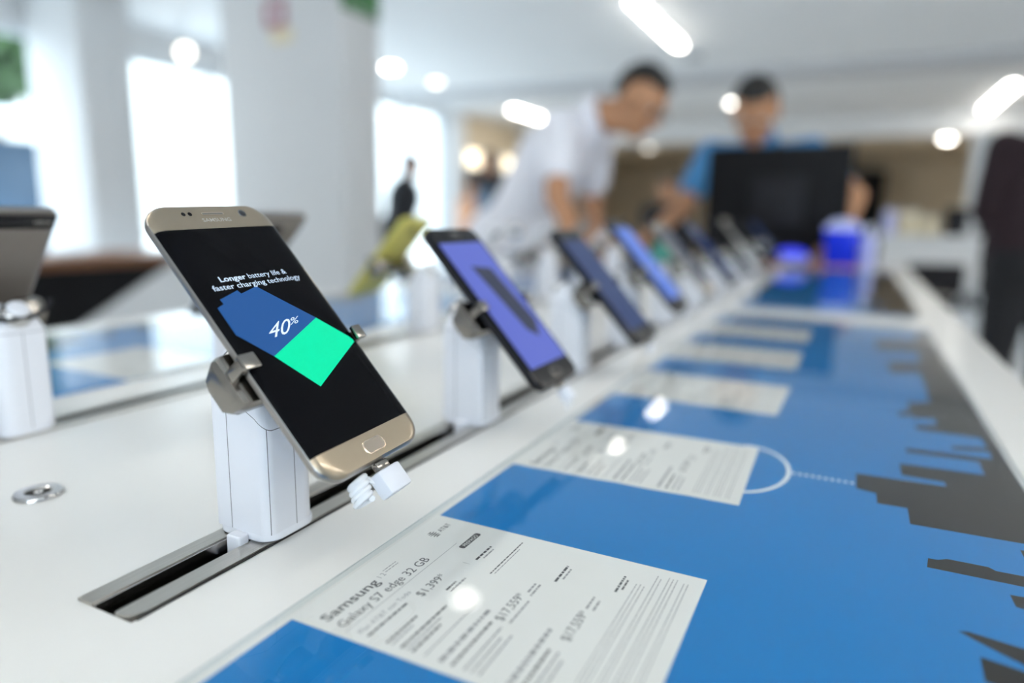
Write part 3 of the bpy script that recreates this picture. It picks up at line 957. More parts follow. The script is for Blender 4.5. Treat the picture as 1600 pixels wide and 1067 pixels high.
def make_stand(label, y, phone_mtx, facing=1, w_=72.6, th=7.7, drop_arm=-11, detail=True, group=None):
    global BODY
    cx = (SX0 + SX1) / 2 if facing > 0 else 2 * XC - (SX0 + SX1) / 2
    t = thing('phone_stand', label, 'phone stand', (cx, y, TZ + 0.0015), 0 if facing > 0 else PI, group)
    bpy.context.view_layer.update()
    if BODY is None:
        mb = MB(); stand_body(mb); BODY = merge(mb.build('body', t))
    else:
        o = BODY.copy(); C.objects.link(o); o.parent = t
    lip = MB()
    lip.loops([[(p[0] * s_, p[1] * s_, z) for p in rrect(SW, SD, 0.009, 6)] for s_, z in ((0.97, 0), (1.012, 0.0008), (1.015, 0.0036), (1.0, 0.0042))], M['white_plastic'])
    lip.build('foot_lip', t)
    cl = MB()
    ysgn = -1 if facing > 0 else 1
    X = Matrix.Translation((0.0015, ysgn * (SD / 2 + 0.0035), 0.0008))
    cl.box((-0.0046, -0.0034, -0.0095), (0.0046, 0.003, 0.0035), M['white_plastic'], X, bevel=0.0013, seg=3)
    cl.build('locking_clip', t)
    # clamp built in the phone frame then moved into the stand frame
    W = t.matrix_world.inverted() @ phone_mtx
    hw = w_ / 2
    ya = drop_arm
    br = MB()
    zb = -th - 0.6
    # chunky end blocks behind the phone and the cross bar between them
    for s in (-1, 1):
        pts = [(-12.5, zb), (12.0, zb), (13.2, zb - 3), (9.0, zb - 13.5), (4.5, zb - 15.5), (-8.0, zb - 15.5), (-12.0, zb - 11.0), (-13.5, zb - 4)]
        xs = (22.0, 24.0, 38.0, 41.0, 42.0)
        sc_ = (0.86, 1.0, 1.0, 0.9, 0.66)
        L = []
        for x, k in zip(xs, sc_):
            L.append([(s * x * mm, (ya + p[0] * k - 1.5) * mm, (zb - 7.8 + (p[1] - zb + 7.8) * k) * mm) for p in pts])
        if s < 0: L = [l[::-1] for l in L]
        br.loops(L, M['gunmetal'], smooth=False)
    br.box((-23 * mm, (ya - 9) * mm, (zb - 11) * mm), (23 * mm, (ya + 6) * mm, (zb - 1) * mm), M['gunmetal'], bevel=0.0015)
    br.build('clamp_block', t).matrix_local = W
    for s in (-1, 1):
        a = MB()
        x0, x1 = hw + 0.5, hw + 4.2
        top = 2.6
        ax = sorted((s * x0, s * x1)); hx_ = sorted((s * (hw - (4.4 if s < 0 else 2.2)), s * x1))
        a.box((ax[0] * mm, (ya - 3.0) * mm, (zb - 3.0) * mm), (ax[1] * mm, (ya + 3.0) * mm, top * mm), M['gunmetal'], bevel=0.0009)
        a.box((hx_[0] * mm, (ya - 3.9) * mm, 0.15 * mm), (hx_[1] * mm, (ya + 3.9) * mm, (top + 0.3) * mm), M['gunmetal'], bevel=0.0007)
        a.build('clamp_arm', t).matrix_local = W
    # neck joining roof and clamp
    p0 = Vector((-0.004, 0, 0.076)); p1 = W @ Vector((0, (ya - 2) * mm, (zb - 9) * mm))
    nk = MB()
    pm = (p0 + p1) / 2
    nk.tube([p0, pm, p1], [0.012, 0.0095, 0.009], M['gunmetal'], 20)
    nk.build('neck', t)
    kb = MB()
    X = Matrix.Translation((-SW * 0.30, 0, 0.0835)) @ Matrix.Rotation(math.radians(-42), 4, 'Y')
    kb.lathe([(0.0098, -0.004), (0.0098, 0.004), (0.0088, 0.006), (0.006, 0.0075), (0.002, 0.008)], M['steel_polished'], X, 24)
    kb.lathe([(0.0072, 0.0076), (0.0062, 0.0092), (0.003, 0.0098)], M['white_plastic'], X, 20)
    kb.build('tilt_knob', t)
    return t


def make_cable(label, phone_mtx, h_, coil=True, plug=16.5, group='charging leads hanging from the phones', side=1):
    """white plug under the phone with a short coiled lead"""
    t = thing('charging_cable', label, 'charging cable', group=group, mtx=phone_mtx)
    yb = -h_ / 2
    p = MB()
    p.box((-4.2 * mm, (yb - 4.4) * mm, -5.8 * mm), (4.2 * mm, (yb - 0.2) * mm, -2.2 * mm), M['gunmetal'], bevel=0.0006)
    p.box((-(8.0 if coil else 5.0) * mm, (yb - plug) * mm, -8.4 * mm), ((8.0 if coil else 5.0) * mm, (yb - 4.4) * mm, -0.4 * mm), M['white_plastic'], bevel=0.0012)
    p.build('plug', t)
    if not coil:
        MB().tube([(0, (yb - plug + 0.1) * mm, -4.4 * mm), (0, (yb - plug - 2) * mm, -7 * mm), (0, (yb - plug - 3) * mm, -12 * mm)], 1.4 * mm, M['white_cable'], 8).build('lead', t)
        return t
    c = MB()
    pts = []
    turns = 4.2
    nn = int(turns * 18)
    for k in range(nn + 1):
        a = 2 * PI * k / 18
        s_ = k / nn
        # coil hangs beside and behind the plug
        pts.append(((-13.0 - 1.0 * s_ + 4.0 * math.cos(a)) * mm, (yb - 2.0 - 10.5 * s_) * mm, (-9.0 - 3.0 * s_ + 4.0 * math.sin(a)) * mm))
    pts = [(-6.5 * mm, (yb - 8) * mm, -6 * mm)] + pts
    c.tube(pts, 1.45 * mm, M['white_cable'], 8)
    c.build('coiled_lead', t)
    return t


make_stand('white phone stand holding the gold front phone, nearest on the front rail', 1.5035 * H, HM, drop_arm=-12)
make_cable('white plug with a coiled lead under the gold front phone', HM, 150.9)
hero_child = None

# phones further along the front rail: (centre x,y,z rel. camera in H), tilt, size, look
FR = [
    # y stand, centre (X,Y,Z)/H, tilt, w, h, screen, label
    (2.83, (-1.425, 2.800, -0.395), 48.0, 69.6, 142.4, 'lavender', 'black phone second in the front row, lavender screen with a dark slab picture', dict(w='b')),
    (4.11, (-1.390, 4.140, -0.415), 48.0, 70.0, 142.0, 'navy', 'black phone third in the front row with a plain navy screen', {}),
    (5.28, (-1.440, 5.300, -0.350), 48.0, 70.0, 142.0, 'sky_scr', 'black phone fourth in the front row with a bright blue screen', {}),
    (6.55, (-1.430, 6.560, -0.360), 48.0, 66.0, 136.0, 'slab', 'thin pale-edged phone fifth in the front row', {}),
    (7.80, (-1.430, 7.800, -0.350), 48.0, 70.0, 142.0, 'navy', 'dark phone sixth in the front row', {}),
    (9.05, (-1.430, 9.050, -0.340), 48.0, 70.0, 142.0, 'screen_black', 'dark phone seventh in the front row before the black monitor', {}),
    (10.3, (-1.430, 10.30, -0.330), 48.0, 70.0, 146.0, 'screen_black', 'silver-edged phone eighth in the front row', {}),
    (11.55, (-1.430, 11.55, -0.330), 48.0, 70.0, 142.0, 'screen_black', 'small dark phone ninth in the front row', {}),
    (12.8, (-1.430, 12.80, -0.330), 48.0, 70.0, 142.0, 'navy', 'last small phone at the far end of the front row', {}),
]
ords = ['second', 'third', 'fourth', 'fifth', 'sixth', 'seventh', 'eighth', 'ninth', 'tenth']
for k, (ys_, c, tilt, w_, h_, scr, lab, o_) in enumerate(FR):
    m = frame_mtx(Vector((c[0] * H, c[1] * H, CAMZ + c[2] * H)), tilt)
    pale = k in (3, 6)
    t, so = make_phone('smartphone', lab, 'smartphone', m, w_, h_, 7.9, 9 if k != 2 else 8, 2.0, 0.8, body='gold_edge' if pale else 'charcoal', back='gold_back' if pale else 'black_gloss',
                       front='black_gloss' if not pale else 'gold', disp=(-h_ / 2 + 16, h_ / 2 - 14.5), btn_m='black_gloss', group='phones on the front rail',
                       letters='SAMSUNG' if k == 0 else None)
    yy = h_ / 2 - 14.5
    if scr != 'screen_black':
        q = MB()
        flat(q, [(-w_ / 2 + 4, -h_ / 2 + 16), (w_ / 2 - 4, -h_ / 2 + 16), (w_ / 2 - 4, yy), (-w_ / 2 + 4, yy)], M[scr], 0.04)
        if k == 0:
            q.add([(x * mm, y * mm, 0.07 * mm) for x, y in ((-10.0, 35.0), (16, 31.0), (25, -20.0), (14, -34), (3, -26))], [(0, 4, 3, 2, 1)], M['slab'])
        q.build('screen_picture', so)
    make_stand('white phone stand %s along the front rail' % ords[k], ys_ * H, m, 1, w_, 7.9, group='stands on the front rail', drop_arm=(0 if k in (0, 1) else -8))
    if k < 4:
        make_cable('white plug hanging under the %s phone of the front row' % ords[k], m, h_, coil=False, plug=(15 if k == 0 else 9))

# phones on the back rail, seen from behind
BK = [
    (1.68, (-3.520, 1.67, -0.372), 54, 73.9, 149.4, 'back', 'brown-grey phone seen from behind at the left edge, black strip across its top'),
    (2.92, (-3.50, 3.20, -0.325), 46, 72, 146, 'back', 'brown phone seen from behind, just right of the gold phone\'s top corner'),
    (4.95, (-3.66, 4.93, -0.365), 48, 72, 146, 'yellow', 'yellow-green phone seen from behind in its clamp, beside the big pillar'),
    (6.35, (-3.60, 6.35, -0.42), 48, 72, 140, 'white', 'pale phone seen from behind after the yellow one'),
    (7.60, (-3.60, 7.60, -0.40), 48, 72, 140, 'white', 'blurred pale phone in the middle of the back row'),
    (8.85, (-3.60, 8.85, -0.40), 48, 72, 140, 'back', 'blurred brown phone towards the far end of the back row'),
    (10.1, (-3.60, 10.10, -0.40), 48, 72, 140, 'white', 'farthest blurred phone of the back row'),
]
ords2 = ['at the left edge of the photo', 'hidden behind the gold phone', 'holding the yellow-green phone', 'after the yellow-green phone', 'in the middle of the back rail', 'towards the far end of the back rail', 'at the far end of the back rail']
for k, (ys_, c, tilt, w_, h_, look, lab) in enumerate(BK):
    m = frame_mtx(Vector((c[0] * H, c[1] * H, CAMZ + c[2] * H)), tilt, -1)
    bk = {'back': 'gold_back', 'yellow': 'olive_scr', 'white': 'white_plastic'}[look]
    t, so = make_phone('smartphone', lab, 'smartphone', m, w_, h_, 7.9, 6 if k == 0 else 9, 2.0, 0.8, body=('gold_edge' if look == 'back' else bk), back=bk, front='black_gloss', disp=(-h_ / 2 + 16, h_ / 2 - 14.5),
                       btn_m='black_gloss', group='phones on the back rail')
    q = MB()
    if k == 0:
        q.box((-w_ / 2 * mm + .002, (h_ / 2 - 14.0) * mm, -8.25 * mm), (w_ / 2 * mm - .002, (h_ / 2 - 2.2) * mm, -7.85 * mm), M['black_gloss'], bevel=0.00015)
        X_ = Matrix.Translation((0, 0, -8.26 * mm)) @ Matrix.Rotation(PI, 4, 'Y')
        put = MB(); put_text(put, 'LEICA', M['screen_letters'], (20 * mm, (h_ / 2 - 9.6) * mm), (1, 0), (0, 1), 12 * mm, 3.6 * mm, 0.01)
        put_text(put, 'DUAL', M['screen_letters'], (-20 * mm, (h_ / 2 - 9.2) * mm), (1, 0), (0, 1), 5 * mm, 2.4 * mm, 0.0) if False else None
        put.v = [tuple(X_ @ Vector(p)) for p in put.v]
        st = q.build('antenna_strip', t); put.build('strip_letters', st)
        q = MB()
        q.loops([[(p[0] * mm, (p[1] + 46) * mm, z * mm) for p in rrect(20, 9, 3, 6)][::-1] for z in (-7.9, -8.5)], M['gold_back'], False, True)
        q.build('rear_camera', t)
    else:
        q.loops([[(p[0] * mm, (p[1] + 54) * mm, z * mm) for p in rrect(15, 12, 4, 6)][::-1] for z in (-7.9, -8.9)], M['black_gloss'], False, True)
        q.build('rear_camera', t)
    make_stand('white phone stand %s' % ords2[k], ys_ * H, m, -1, w_, 7.9, group='stands on the back rail', drop_arm=-14 if k == 0 else -6)
t = thing('security_lead', 'dark grey lead looping from the stand at the left edge', 'cable')
pts = []
cb = Vector((2 * XC - (SX0 + SX1) / 2, 1.68 * H, TZ + 0.090))
for k in range(15):
    a = PI * k / 14
    pts.append(cb + Vector((0.016 + 0.004 * math.sin(a), -0.026 * math.cos(a) - 0.004, 0.006 - 0.012 * math.sin(a))))
MB().tube(pts, 0.0016, M['charcoal'], 8).build('lead', t)
MB().tube([pts[0] + Vector((0, 0, -0.002)), pts[0] + Vector((0, 0, 0.004))], 0.003, M['rubber'], 10).build('end_sleeve', t)

# ------------------------------------------------------------------ things at the far end of the table
t = thing('monitor', 'large black monitor seen from behind at the far end of the table', 'monitor', (-0.275, 2.80, TZ))
MB().box((-0.27, -0.02, 0.075), (0.235, 0.025, 0.425), M['black'], bevel=0.012).build('back_cover', t)
MB().box((-0.275, 0.0251, 0.065), (0.24, 0.045, 0.435), M['charcoal'], bevel=0.006).build('screen_frame', t)
MB().box((-0.10, -0.045, 0.13), (0.09, -0.0201, 0.32), M['charcoal'], bevel=0.008).build('electronics_hump', t)
MB().box((-0.03, -0.03, 0.008), (0.02, -0.0201 + 0.03, 0.0749), M['black'], bevel=0.004).build('stand_neck', t)
MB().prism(rrect(0.26, 0.16, 0.03, 6, 0, 0.02), 0.0, 0.008, M['black']).build('stand_foot', t)
t = thing('receipt_printer', 'small black box standing left of the big monitor', 'printer', (-0.62, 2.60, TZ))
MB().box((-0.07, -0.07, 0), (0.07, 0.07, 0.11), M['charcoal'], bevel=0.01).build('case', t)
MB().box((-0.05, -0.075, 0.07), (0.05, -0.0701, 0.085), M['black']).build('paper_slot', t)
t = thing('blue_container', 'translucent cobalt blue box on the coral board, right of the monitor', 'container', (-0.045, 2.60, TZ + 0.009))
MB().loops([[(p[0], p[1], z) for p in rrect(0.105 * k, 0.085 * k, 0.014, 6)] for z, k in ((0, 0.9), (0.004, 0.94), (0.12, 1.06))], M['blue_box']).build('tub', t)
MB().loops([[(p[0], p[1], z) for p in rrect(0.118 * k, 0.096 * k, 0.016, 6)] for z, k in ((0.1201, 1.0), (0.128, 0.98), (0.150, 0.6), (0.156, 0.3))], M['pale_blue']).build('lid', t)
t = thing('blue_night_lamp', 'low pale dish glowing blue on the table in front of the monitor', 'lamp', (-0.195, 2.52, TZ + 0.009))
MB().lathe([(0.03, 0), (0.058, 0.012), (0.062, 0.03)], M['pale_blue']).build('dish', t)
MB().lathe([(0.054, 0.0301), (0.045, 0.046), (0.02, 0.054)], M['blue_glow']).build('dome', t)
t = thing('coral_board', 'flat coral-coloured board lying across the far end of the table', 'board', (-0.14, 2.57, TZ))
MB().box((-0.155, -0.07, 0.0), (0.155, 0.085, 0.008), M['coral'], bevel=0.002).build('board', t)
MB().box((-0.11, -0.055, 0.0081), (0.10, -0.05, 0.009), M['cream']).build('printed_line', t)
t = thing('spray_bottle', 'slim pale lilac bottle at the table corner, right of the cobalt box', 'bottle', (0.035, 2.66, TZ))
MB().lathe([(0.022, 0), (0.024, 0.004), (0.024, 0.09), (0.020, 0.105), (0.010, 0.115)], M['pale_blue'], n=20).build('bottle_body', t)
MB().lathe([(0.0105, 0.1151), (0.0125, 0.118), (0.0125, 0.142), (0.006, 0.146)], M['white_plastic'], n=16).build('cap', t)
t = thing('steel_ball_ornament', 'small shiny ball on the table below the dark display, left of the leaning man', 'ornament', (-0.80, 1.62, TZ))
MB().lathe([(0.02, 0), (0.02, 0.01), (0.009, 0.02), (0.009, 0.10)], M['white_plastic'], n=20).build('stem', t)
MB().ball((0, 0, 0.119), 0.021, M['steel_polished']).build('ball', t)
t = thing('teal_cup', 'small teal cup on the table by the arm of the man in blue', 'cup', (-0.60, 2.35, TZ))
MB().lathe([(0.025, 0), (0.032, 0.07), (0.030, 0.07), (0.024, 0.004)], M['teal'], n=20).build('cup_wall', t)
MB().tube([(0.030, 0, 0.06), (0.045, 0, 0.055), (0.048, 0, 0.035), (0.029, 0, 0.02)], 0.004, M['teal'], 8).build('handle', t)

# ------------------------------------------------------------------ background furniture
t = thing('bench', 'low wooden-topped bench with a pale end and its shaded side painted black, by the window, left', 'bench', (-4.55, 2.55, 0))
MB().box((-0.30, -1.25, 0.70), (0.35, 1.05, 0.765), M['wood'], bevel=0.008).build('wooden_top', t)
YZ = Matrix(((0, 0, 1, 0), (1, 0, 0, 0), (0, 1, 0, 0), (0, 0, 0, 1)))
MB().prism([(-1.2, 0.10), (-0.45, 0.10), (0.70, 0.6999), (-1.2, 0.6999)], -0.26, 0.30, M['black'], YZ).build('shade_front', t)  # black block stands in for the shade below the bench top
e = MB()
e.prism([(-0.44, 0.0), (1.0, 0.0), (1.0, 0.6999), (0.702, 0.6999), (-0.44, 0.102)], -0.27, 0.31, M['wall'], Matrix(((0, 0, 1, 0), (1, 0, 0, 0), (0, 1, 0, 0), (0, 0, 0, 1))))
e.build('angled_end', t)
t = thing('service_desk', 'white desk with merchandise on top, to the right past the table end', 'desk', (0.78, 6.5, 0))
MB().box((-0.62, -0.35, 0.91), (0.62, 0.35, 0.955), M['wall'], bevel=0.006).build('desk_top', t)
MB().box((-0.60, -0.32, 0.66), (0.60, -0.28, 0.9099), M['wall']).build('front_panel', t)
for sx in (-0.57, 0.57):
    for sy in (-0.30, 0.30):
        MB().box((sx - 0.03, sy - 0.03, 0), (sx + 0.03, sy + 0.03, 0.6599 if sy < 0 else 0.9099), M['wall']).build('leg', t)


def stool(x, y, lab):
    t = thing('bar_stool', lab, 'stool', (x, y, 0), 0.3, 'stools in front of the white desk')
    MB().prism(rrect(0.38, 0.36, 0.08, 6), 0.50, 0.56, M['charcoal']).build('seat', t)
    MB().box((-0.17, -0.19, 0.60), (0.17, -0.16, 0.80), M['charcoal'], bevel=0.012).build('backrest', t)
    for sx in (-0.15, 0.15):
        for sy in (-0.14, 0.14):
            MB().tube([(sx, sy, 0.4999), (sx * 1.2, sy * 1.2, 0)], 0.012, M['frame'], 8).build('leg', t)
        MB().tube([(sx, -0.16, 0.53), (sx, -0.175, 0.62)], 0.01, M['frame'], 8).build('back_post', t)


stool(0.42, 5.3, 'dark stool in front of the white desk, nearer the phone table')
stool(0.85, 5.6, 'dark stool in front of the white desk, beside the man in maroon')
for k, (x, y, s, m, lab) in enumerate(((0.36, 6.45, (0.07, 0.08, 0.19), 'cream', 'cream carton on the white desk, nearest its left end'),
                                       (0.505, 6.5, (0.06, 0.08, 0.15), 'cream', 'smaller cream carton on the white desk beside the first'),
                                       (0.22, 6.35, (0.03, 0.05, 0.20), 'pale_blue', 'slim pale carton at the very left end of the white desk'))):
    t = thing('carton', lab, 'box', (x, y, 0.955), 0.1 * k, 'cartons on the white desk')
    MB().box((-s[0], -s[1], 0), (s[0] - 0.0, s[1], s[2] - 0.012), M[m], bevel=0.003).build('carton_body', t)
    MB().box((-s[0] + 0.004, -s[1] + 0.004, s[2] - 0.0119), (s[0] - 0.004, s[1] - 0.004, s[2]), M['frame']).build('flap', t)
for k, (x, y, h_, lab) in enumerate(((0.68, 6.4, 0.22, 'dark upright bag on the white desk, left of the pair'), (0.90, 6.45, 0.25, 'taller dark bag on the white desk, right of the pair'))):
    t = thing('gift_bag', lab, 'bag', (x, y, 0.955), 0.2 - 0.3 * k, 'dark bags on the white desk')
    MB().loops([[(p[0], p[1], z) for p in rrect(0.15 * q, 0.09 * q, 0.015, 4)] for z, q in ((0, 0.92), (h_ * 0.6, 1.0), (h_, 0.97))], M['charcoal']).build('bag_body', t)
    MB().tube([(-0.04, 0, h_), (-0.035, 0, h_ + 0.05), (0, 0, h_ + 0.07), (0.035, 0, h_ + 0.05), (0.04, 0, h_)], 0.005, M['cream'], 8).build('handle', t)
t = thing('wall_display', 'tall white display board with a blue picture behind the man in maroon', 'display board', (1.95, 9.0, 0))
MB().box((-0.93, -0.03, 0.05), (0.93, 0.03, 2.02), M['wall'], bevel=0.01).build('board', t)
MB().box((-0.80, -0.036, 1.0), (0.80, -0.0301, 1.85), M['poster_sky']).build('picture', t)
MB().prism([(-0.75, 1.15), (-0.62, 1.15), (-0.58, 1.35), (-0.65, 1.42), (-0.73, 1.38)], 0, 0.004, M['print_blue'], Matrix.Translation((0, -0.0361, 0)) @ Matrix.Rotation(PI / 2, 4, 'X')).build('printed_figure', t)
MB().box((-0.9, -0.15, 0), (0.9, 0.15, 0.049), M['frame']).build('base', t)
# dark doorway and shelves at the back
t = thing('dark_cabinet', 'tall dark cabinet against the beige back wall behind the monitor', 'cabinet', (-0.10, 17.6, 0))
MB().box((-1.3, -0.3, 0), (0.55, 0.39, 2.15), M['charcoal'], bevel=0.01).build('cabinet_body', t)
for x in (-0.38,):
    MB().box((x - 0.9, -0.32, 0.05), (x - 0.01, -0.3001, 2.1), M['black']).build('door', t)
    MB().box((x + 0.01, -0.32, 0.05), (x + 0.9, -0.3001, 2.1), M['black']).build('door', t)
t = thing('wall_cabinet', 'long low grey-brown counter along the beige back wall on the right', 'counter', (2.4, 16.9, 0))
MB().box((-1.4, -0.4, 0), (1.4, 0.4, 0.86), M['beige']).build('counter_body', t)
MB().box((-1.45, -0.45, 0.8601), (1.45, 0.42, 0.90), M['frame']).build('counter_top', t)

for k, (y0, y1, lab) in enumerate(((10.22, 11.15, 'warm lit header box on the far left wall, left of the pair'), (11.6, 13.2, 'warm lit header box on the far left wall, right of the pair'))):
    t = thing('light_box', lab, 'light box', (XW + 0.14, (y0 + y1) / 2, 1.98), 0, 'lit header boxes over the dark shelves')
    L = (y1 - y0) / 2
    MB().box((-0.135, -L, -0.15), (0.0, L, 0.15), M['frame']).build('case', t)
    MB().box((0.0001, -L + 0.02, -0.12), (0.02, L - 0.02, 0.12), M['lamp_warm'], bevel=0.006).build('lit_face', t)
    t = thing('shelf_unit', 'black display shelf under the %s lit header box' % ('left' if k == 0 else 'right'), 'shelf', (XW + 0.25, (y0 + y1) / 2, 0), 0, 'black display shelves on the far left wall')
    MB().box((-0.245, -L, 0), (-0.18, L, 1.80), M['black']).build('back_panel', t)
    for z in (0.35, 0.80, 1.25, 1.77):
        MB().box((-0.1799, -L, z), (0.22, L, z + 0.03), M['black']).build('shelf', t)
    for sy in (-1, 1):
        MB().box((-0.1799, sy * L - 0.015, 0), (0.22, sy * L + 0.015, 1.80), M['charcoal']).build('side_panel', t)

# signs on the big column
t = thing('fire_sign', 'small red and white safety sign high on the big white pillar', 'sign', (-3.16 + 0.41, 2.799, 2.00))
Xs = Matrix.Rotation(PI / 2, 4, 'X')
MB().prism(rrect(0.15, 0.13, 0.02, 5, -0.01, 0.045), 0.0, 0.003, M['red'], Xs).build('red_plate', t)
MB().prism(rrect(0.15, 0.075, 0.01, 5, 0.03, -0.062), 0.0, 0.003, M['cream'], Xs).build('white_plate', t)
MB().prism(rrect(0.07, 0.05, 0.01, 5, -0.01, 0.045), 0.0031, 0.004, M['white_plastic'], Xs).build('pictogram', t)
t = thing('exit_sign', 'green sign at the top of the big pillar\'s right side, cut by the photo edge', 'sign', (-2.3445, 2.955, 2.11))
MB().box((0, -0.145, -0.075), (0.014, 0.145, 0.075), M['sign_green'], bevel=0.003).build('plate', t)
MB().box((0.0141, -0.13, -0.062), (0.0148, 0.13, -0.056), M['white_plastic']).build('border_line', t)

# ------------------------------------------------------------------ outside the windows
struct(MB().box((-60, -40, -0.14), (XW - 0.2001, 70, -0.12), M['pave']), 'ground')


def tree(x, y, h_, r, lab, seed):
    t = thing('street_tree', lab, 'tree', (x, y, -0.12), group='trees outside the left window')
    MB().tube([(0, 0, 0), (0.05, 0, h_ * 0.35), (0, 0.05, h_ * 0.7)], [0.14, 0.11, 0.07], M['bark'], 10).build('trunk', t)
    rn = random.Random(seed)
    c = MB()
    for k in range(1800):
        d = Vector((rn.gauss(0, 1), rn.gauss(0, 1), rn.gauss(0, 1))).normalized() * (r * rn.uniform(0.4, 1))
        p = Vector((0, 0, h_ * 0.75)) + Vector((d.x, d.y, d.z * 0.8))
        q = Matrix.Translation(p) @ Matrix.Rotation(rn.uniform(0, 6), 4, Vector((rn.random(), rn.random(), rn.random() + .1)))
        s = rn.uniform(0.2, 0.32)
        c.add([(-s, 0, 0), (0, -s * .5, 0.02), (s, 0, 0), (0, s * .5, 0.02)], [(0, 1, 2, 3)], M['leaf'], False, q)
    c.build('crown', t)


tree(-18.5, 9.7, 6.4, 1.7, 'green tree outside, at the upper left corner of the view', 3)
t = thing('kiosk', 'pale blue street kiosk with a slanted awning outside the left window', 'kiosk', (-13.5, 7.6, -0.12))
MB().box((-1.2, -2.6, 0), (1.2, 0.5, 2.25), M['render_blue'], bevel=0.02).build('kiosk_wall', t)
MB().prism([(-1.5, 2.75), (2.0, 2.40), (2.0, 2.46), (-1.5, 3.05)], -0.7, 2.8, M['frame'], Matrix(((1, 0, 0, 0), (0, 0, -1, 0), (0, 1, 0, 0), (0, 0, 0, 1)))).build('awning', t)
MB().box((1.2001, -2.2, 0.1), (1.25, 0.2, 1.0), M['charcoal']).build('dark_counter', t)
MB().box((1.2001, -2.2, 1.02), (1.24, 0.2, 1.4), M['render_blue']).build('blue_shutter', t)

for k, (y0, y1, h_, m_, lab) in enumerate(((2.0, 22.0, 7.5, 'pave', 'pale building added across the street to tone down the bright left windows'),
                                           (22.4, 60.0, 9.0, 'facade', 'taller pale building added farther down the street to tone down the bright doorway'))):
    t = thing('building', lab, 'building', (-26.0, (y0 + y1) / 2, -0.12))  # added to cut the white glare of the sky in the windows
    L = (y1 - y0) / 2
    MB().box((-4, -L, 0), (0, L, h_), M[m_]).build('facade', t)
    MB().box((-4.1, -L - 0.1, h_), (0.15, L + 0.1, h_ + 0.25), M['frame']).build('cornice', t)
    for i in range(int(L * 2 / 4)):
        for z in (1.2, 4.2):
            MB().box((0.0001, -L + 1.2 + i * 4, z), (0.03, -L + 2.6 + i * 4, z + 1.6), M['frame'], bevel=0.01).build('shuttered_window', t)


# ------------------------------------------------------------------ people
def rcone(mb, a, b, ra, rb, m, flat_=None, n=14):
    """tapered limb with round ends; flat_ = (direction, factor) squashes the section"""
    a = Vector(a); b = Vector(b)
    d = (b - a)
    L = d.length
    if L < 1e-6: return
    d.normalize()
    u = d.orthogonal().normalized() if flat_ is None else (Vector(flat_[0]) - d * Vector(flat_[0]).dot(d)).normalized()
    v = d.cross(u)
    k = 1.0 if flat_ is None else flat_[1]
    ls = []
    for i in range(1, 5):
        t_ = i / 4 * PI / 2
        ls.append((a - d * ra * math.cos(t_), ra * math.sin(t_)))
    for i in range(1, 5): ls.append((a + d * L * i / 5, ra + (rb - ra) * i / 5))
    for i in range(0, 4):
        t_ = i / 4 * PI / 2
        ls.append((b + d * rb * math.sin(t_), rb * math.cos(t_)))
    mb.loops([[tuple(c + (u * math.cos(2 * PI * j / n) * k + v * math.sin(2 * PI * j / n)) * r) for j in range(n)] for c, r in ls], m)


def remesh(mb, name, voxel, m, parent, smooth=3):
    o = mb.build(name)
    md = o.modifiers.new('r', 'REMESH'); md.mode = 'VOXEL'; md.voxel_size = voxel; md.use_smooth_shade = True
    ms = o.modifiers.new('s', 'SMOOTH'); ms.factor = 0.5; ms.iterations = smooth
    dg = bpy.context.evaluated_depsgraph_get()
    me = bpy.data.meshes.new_from_object(o.evaluated_get(dg))
    bpy.data.objects.remove(o)
    me.materials.clear(); me.materials.append(m)
    me.polygons.foreach_set('use_smooth', [True] * len(me.polygons))
    me.polygons.foreach_set('material_index', [0] * len(me.polygons))
    n = bpy.data.objects.new(name, me); C.objects.link(n)
    n.parent = parent
    return n


def hand(mb, wrist, fwd, palm_n, side, sc_=1.0, curl=0.5):
    """five-fingered hand; palm_n = direction the palm faces; side = +1 thumb towards fwd x palm_n"""
    f = Vector(fwd).normalized(); pn = Vector(palm_n); pn = (pn - f * pn.dot(f)).normalized()
    s = f.cross(pn) * side
    w_ = Vector(wrist)
    rcone(mb, w_, w_ + f * 0.075 * sc_, 0.028 * sc_, 0.036 * sc_, M['skin'], (pn, 0.45))
    for k, (o, L) in enumerate(((0.030, 0.070), (0.010, 0.080), (-0.011, 0.074), (-0.031, 0.058))):
        p = w_ + f * 0.090 * sc_ + s * o * sc_
        d = f.copy(); seg = L / 3 * sc_
        r = 0.0092 * sc_
        for j in range(3):
            d = (d + pn * curl * (0.35 + 0.35 * j)).normalized()
            q = p + d * seg
            rcone(mb, p, q, r, r * 0.9, M['skin'], n=8)
            p = q; r *= 0.9
    p = w_ + f * 0.03 * sc_ + s * 0.030 * sc_
    d = (f * 0.6 + s * 0.8 + pn * 0.25).normalized()
    for j in range(3):
        q = p + d * 0.030 * sc_
        rcone(mb, p, q, 0.0125 * sc_ * (1 - 0.1 * j), 0.011 * sc_ * (1 - 0.1 * j), M['skin'], n=8)
        p = q; d = (d * 0.9 + f * 0.4).normalized()


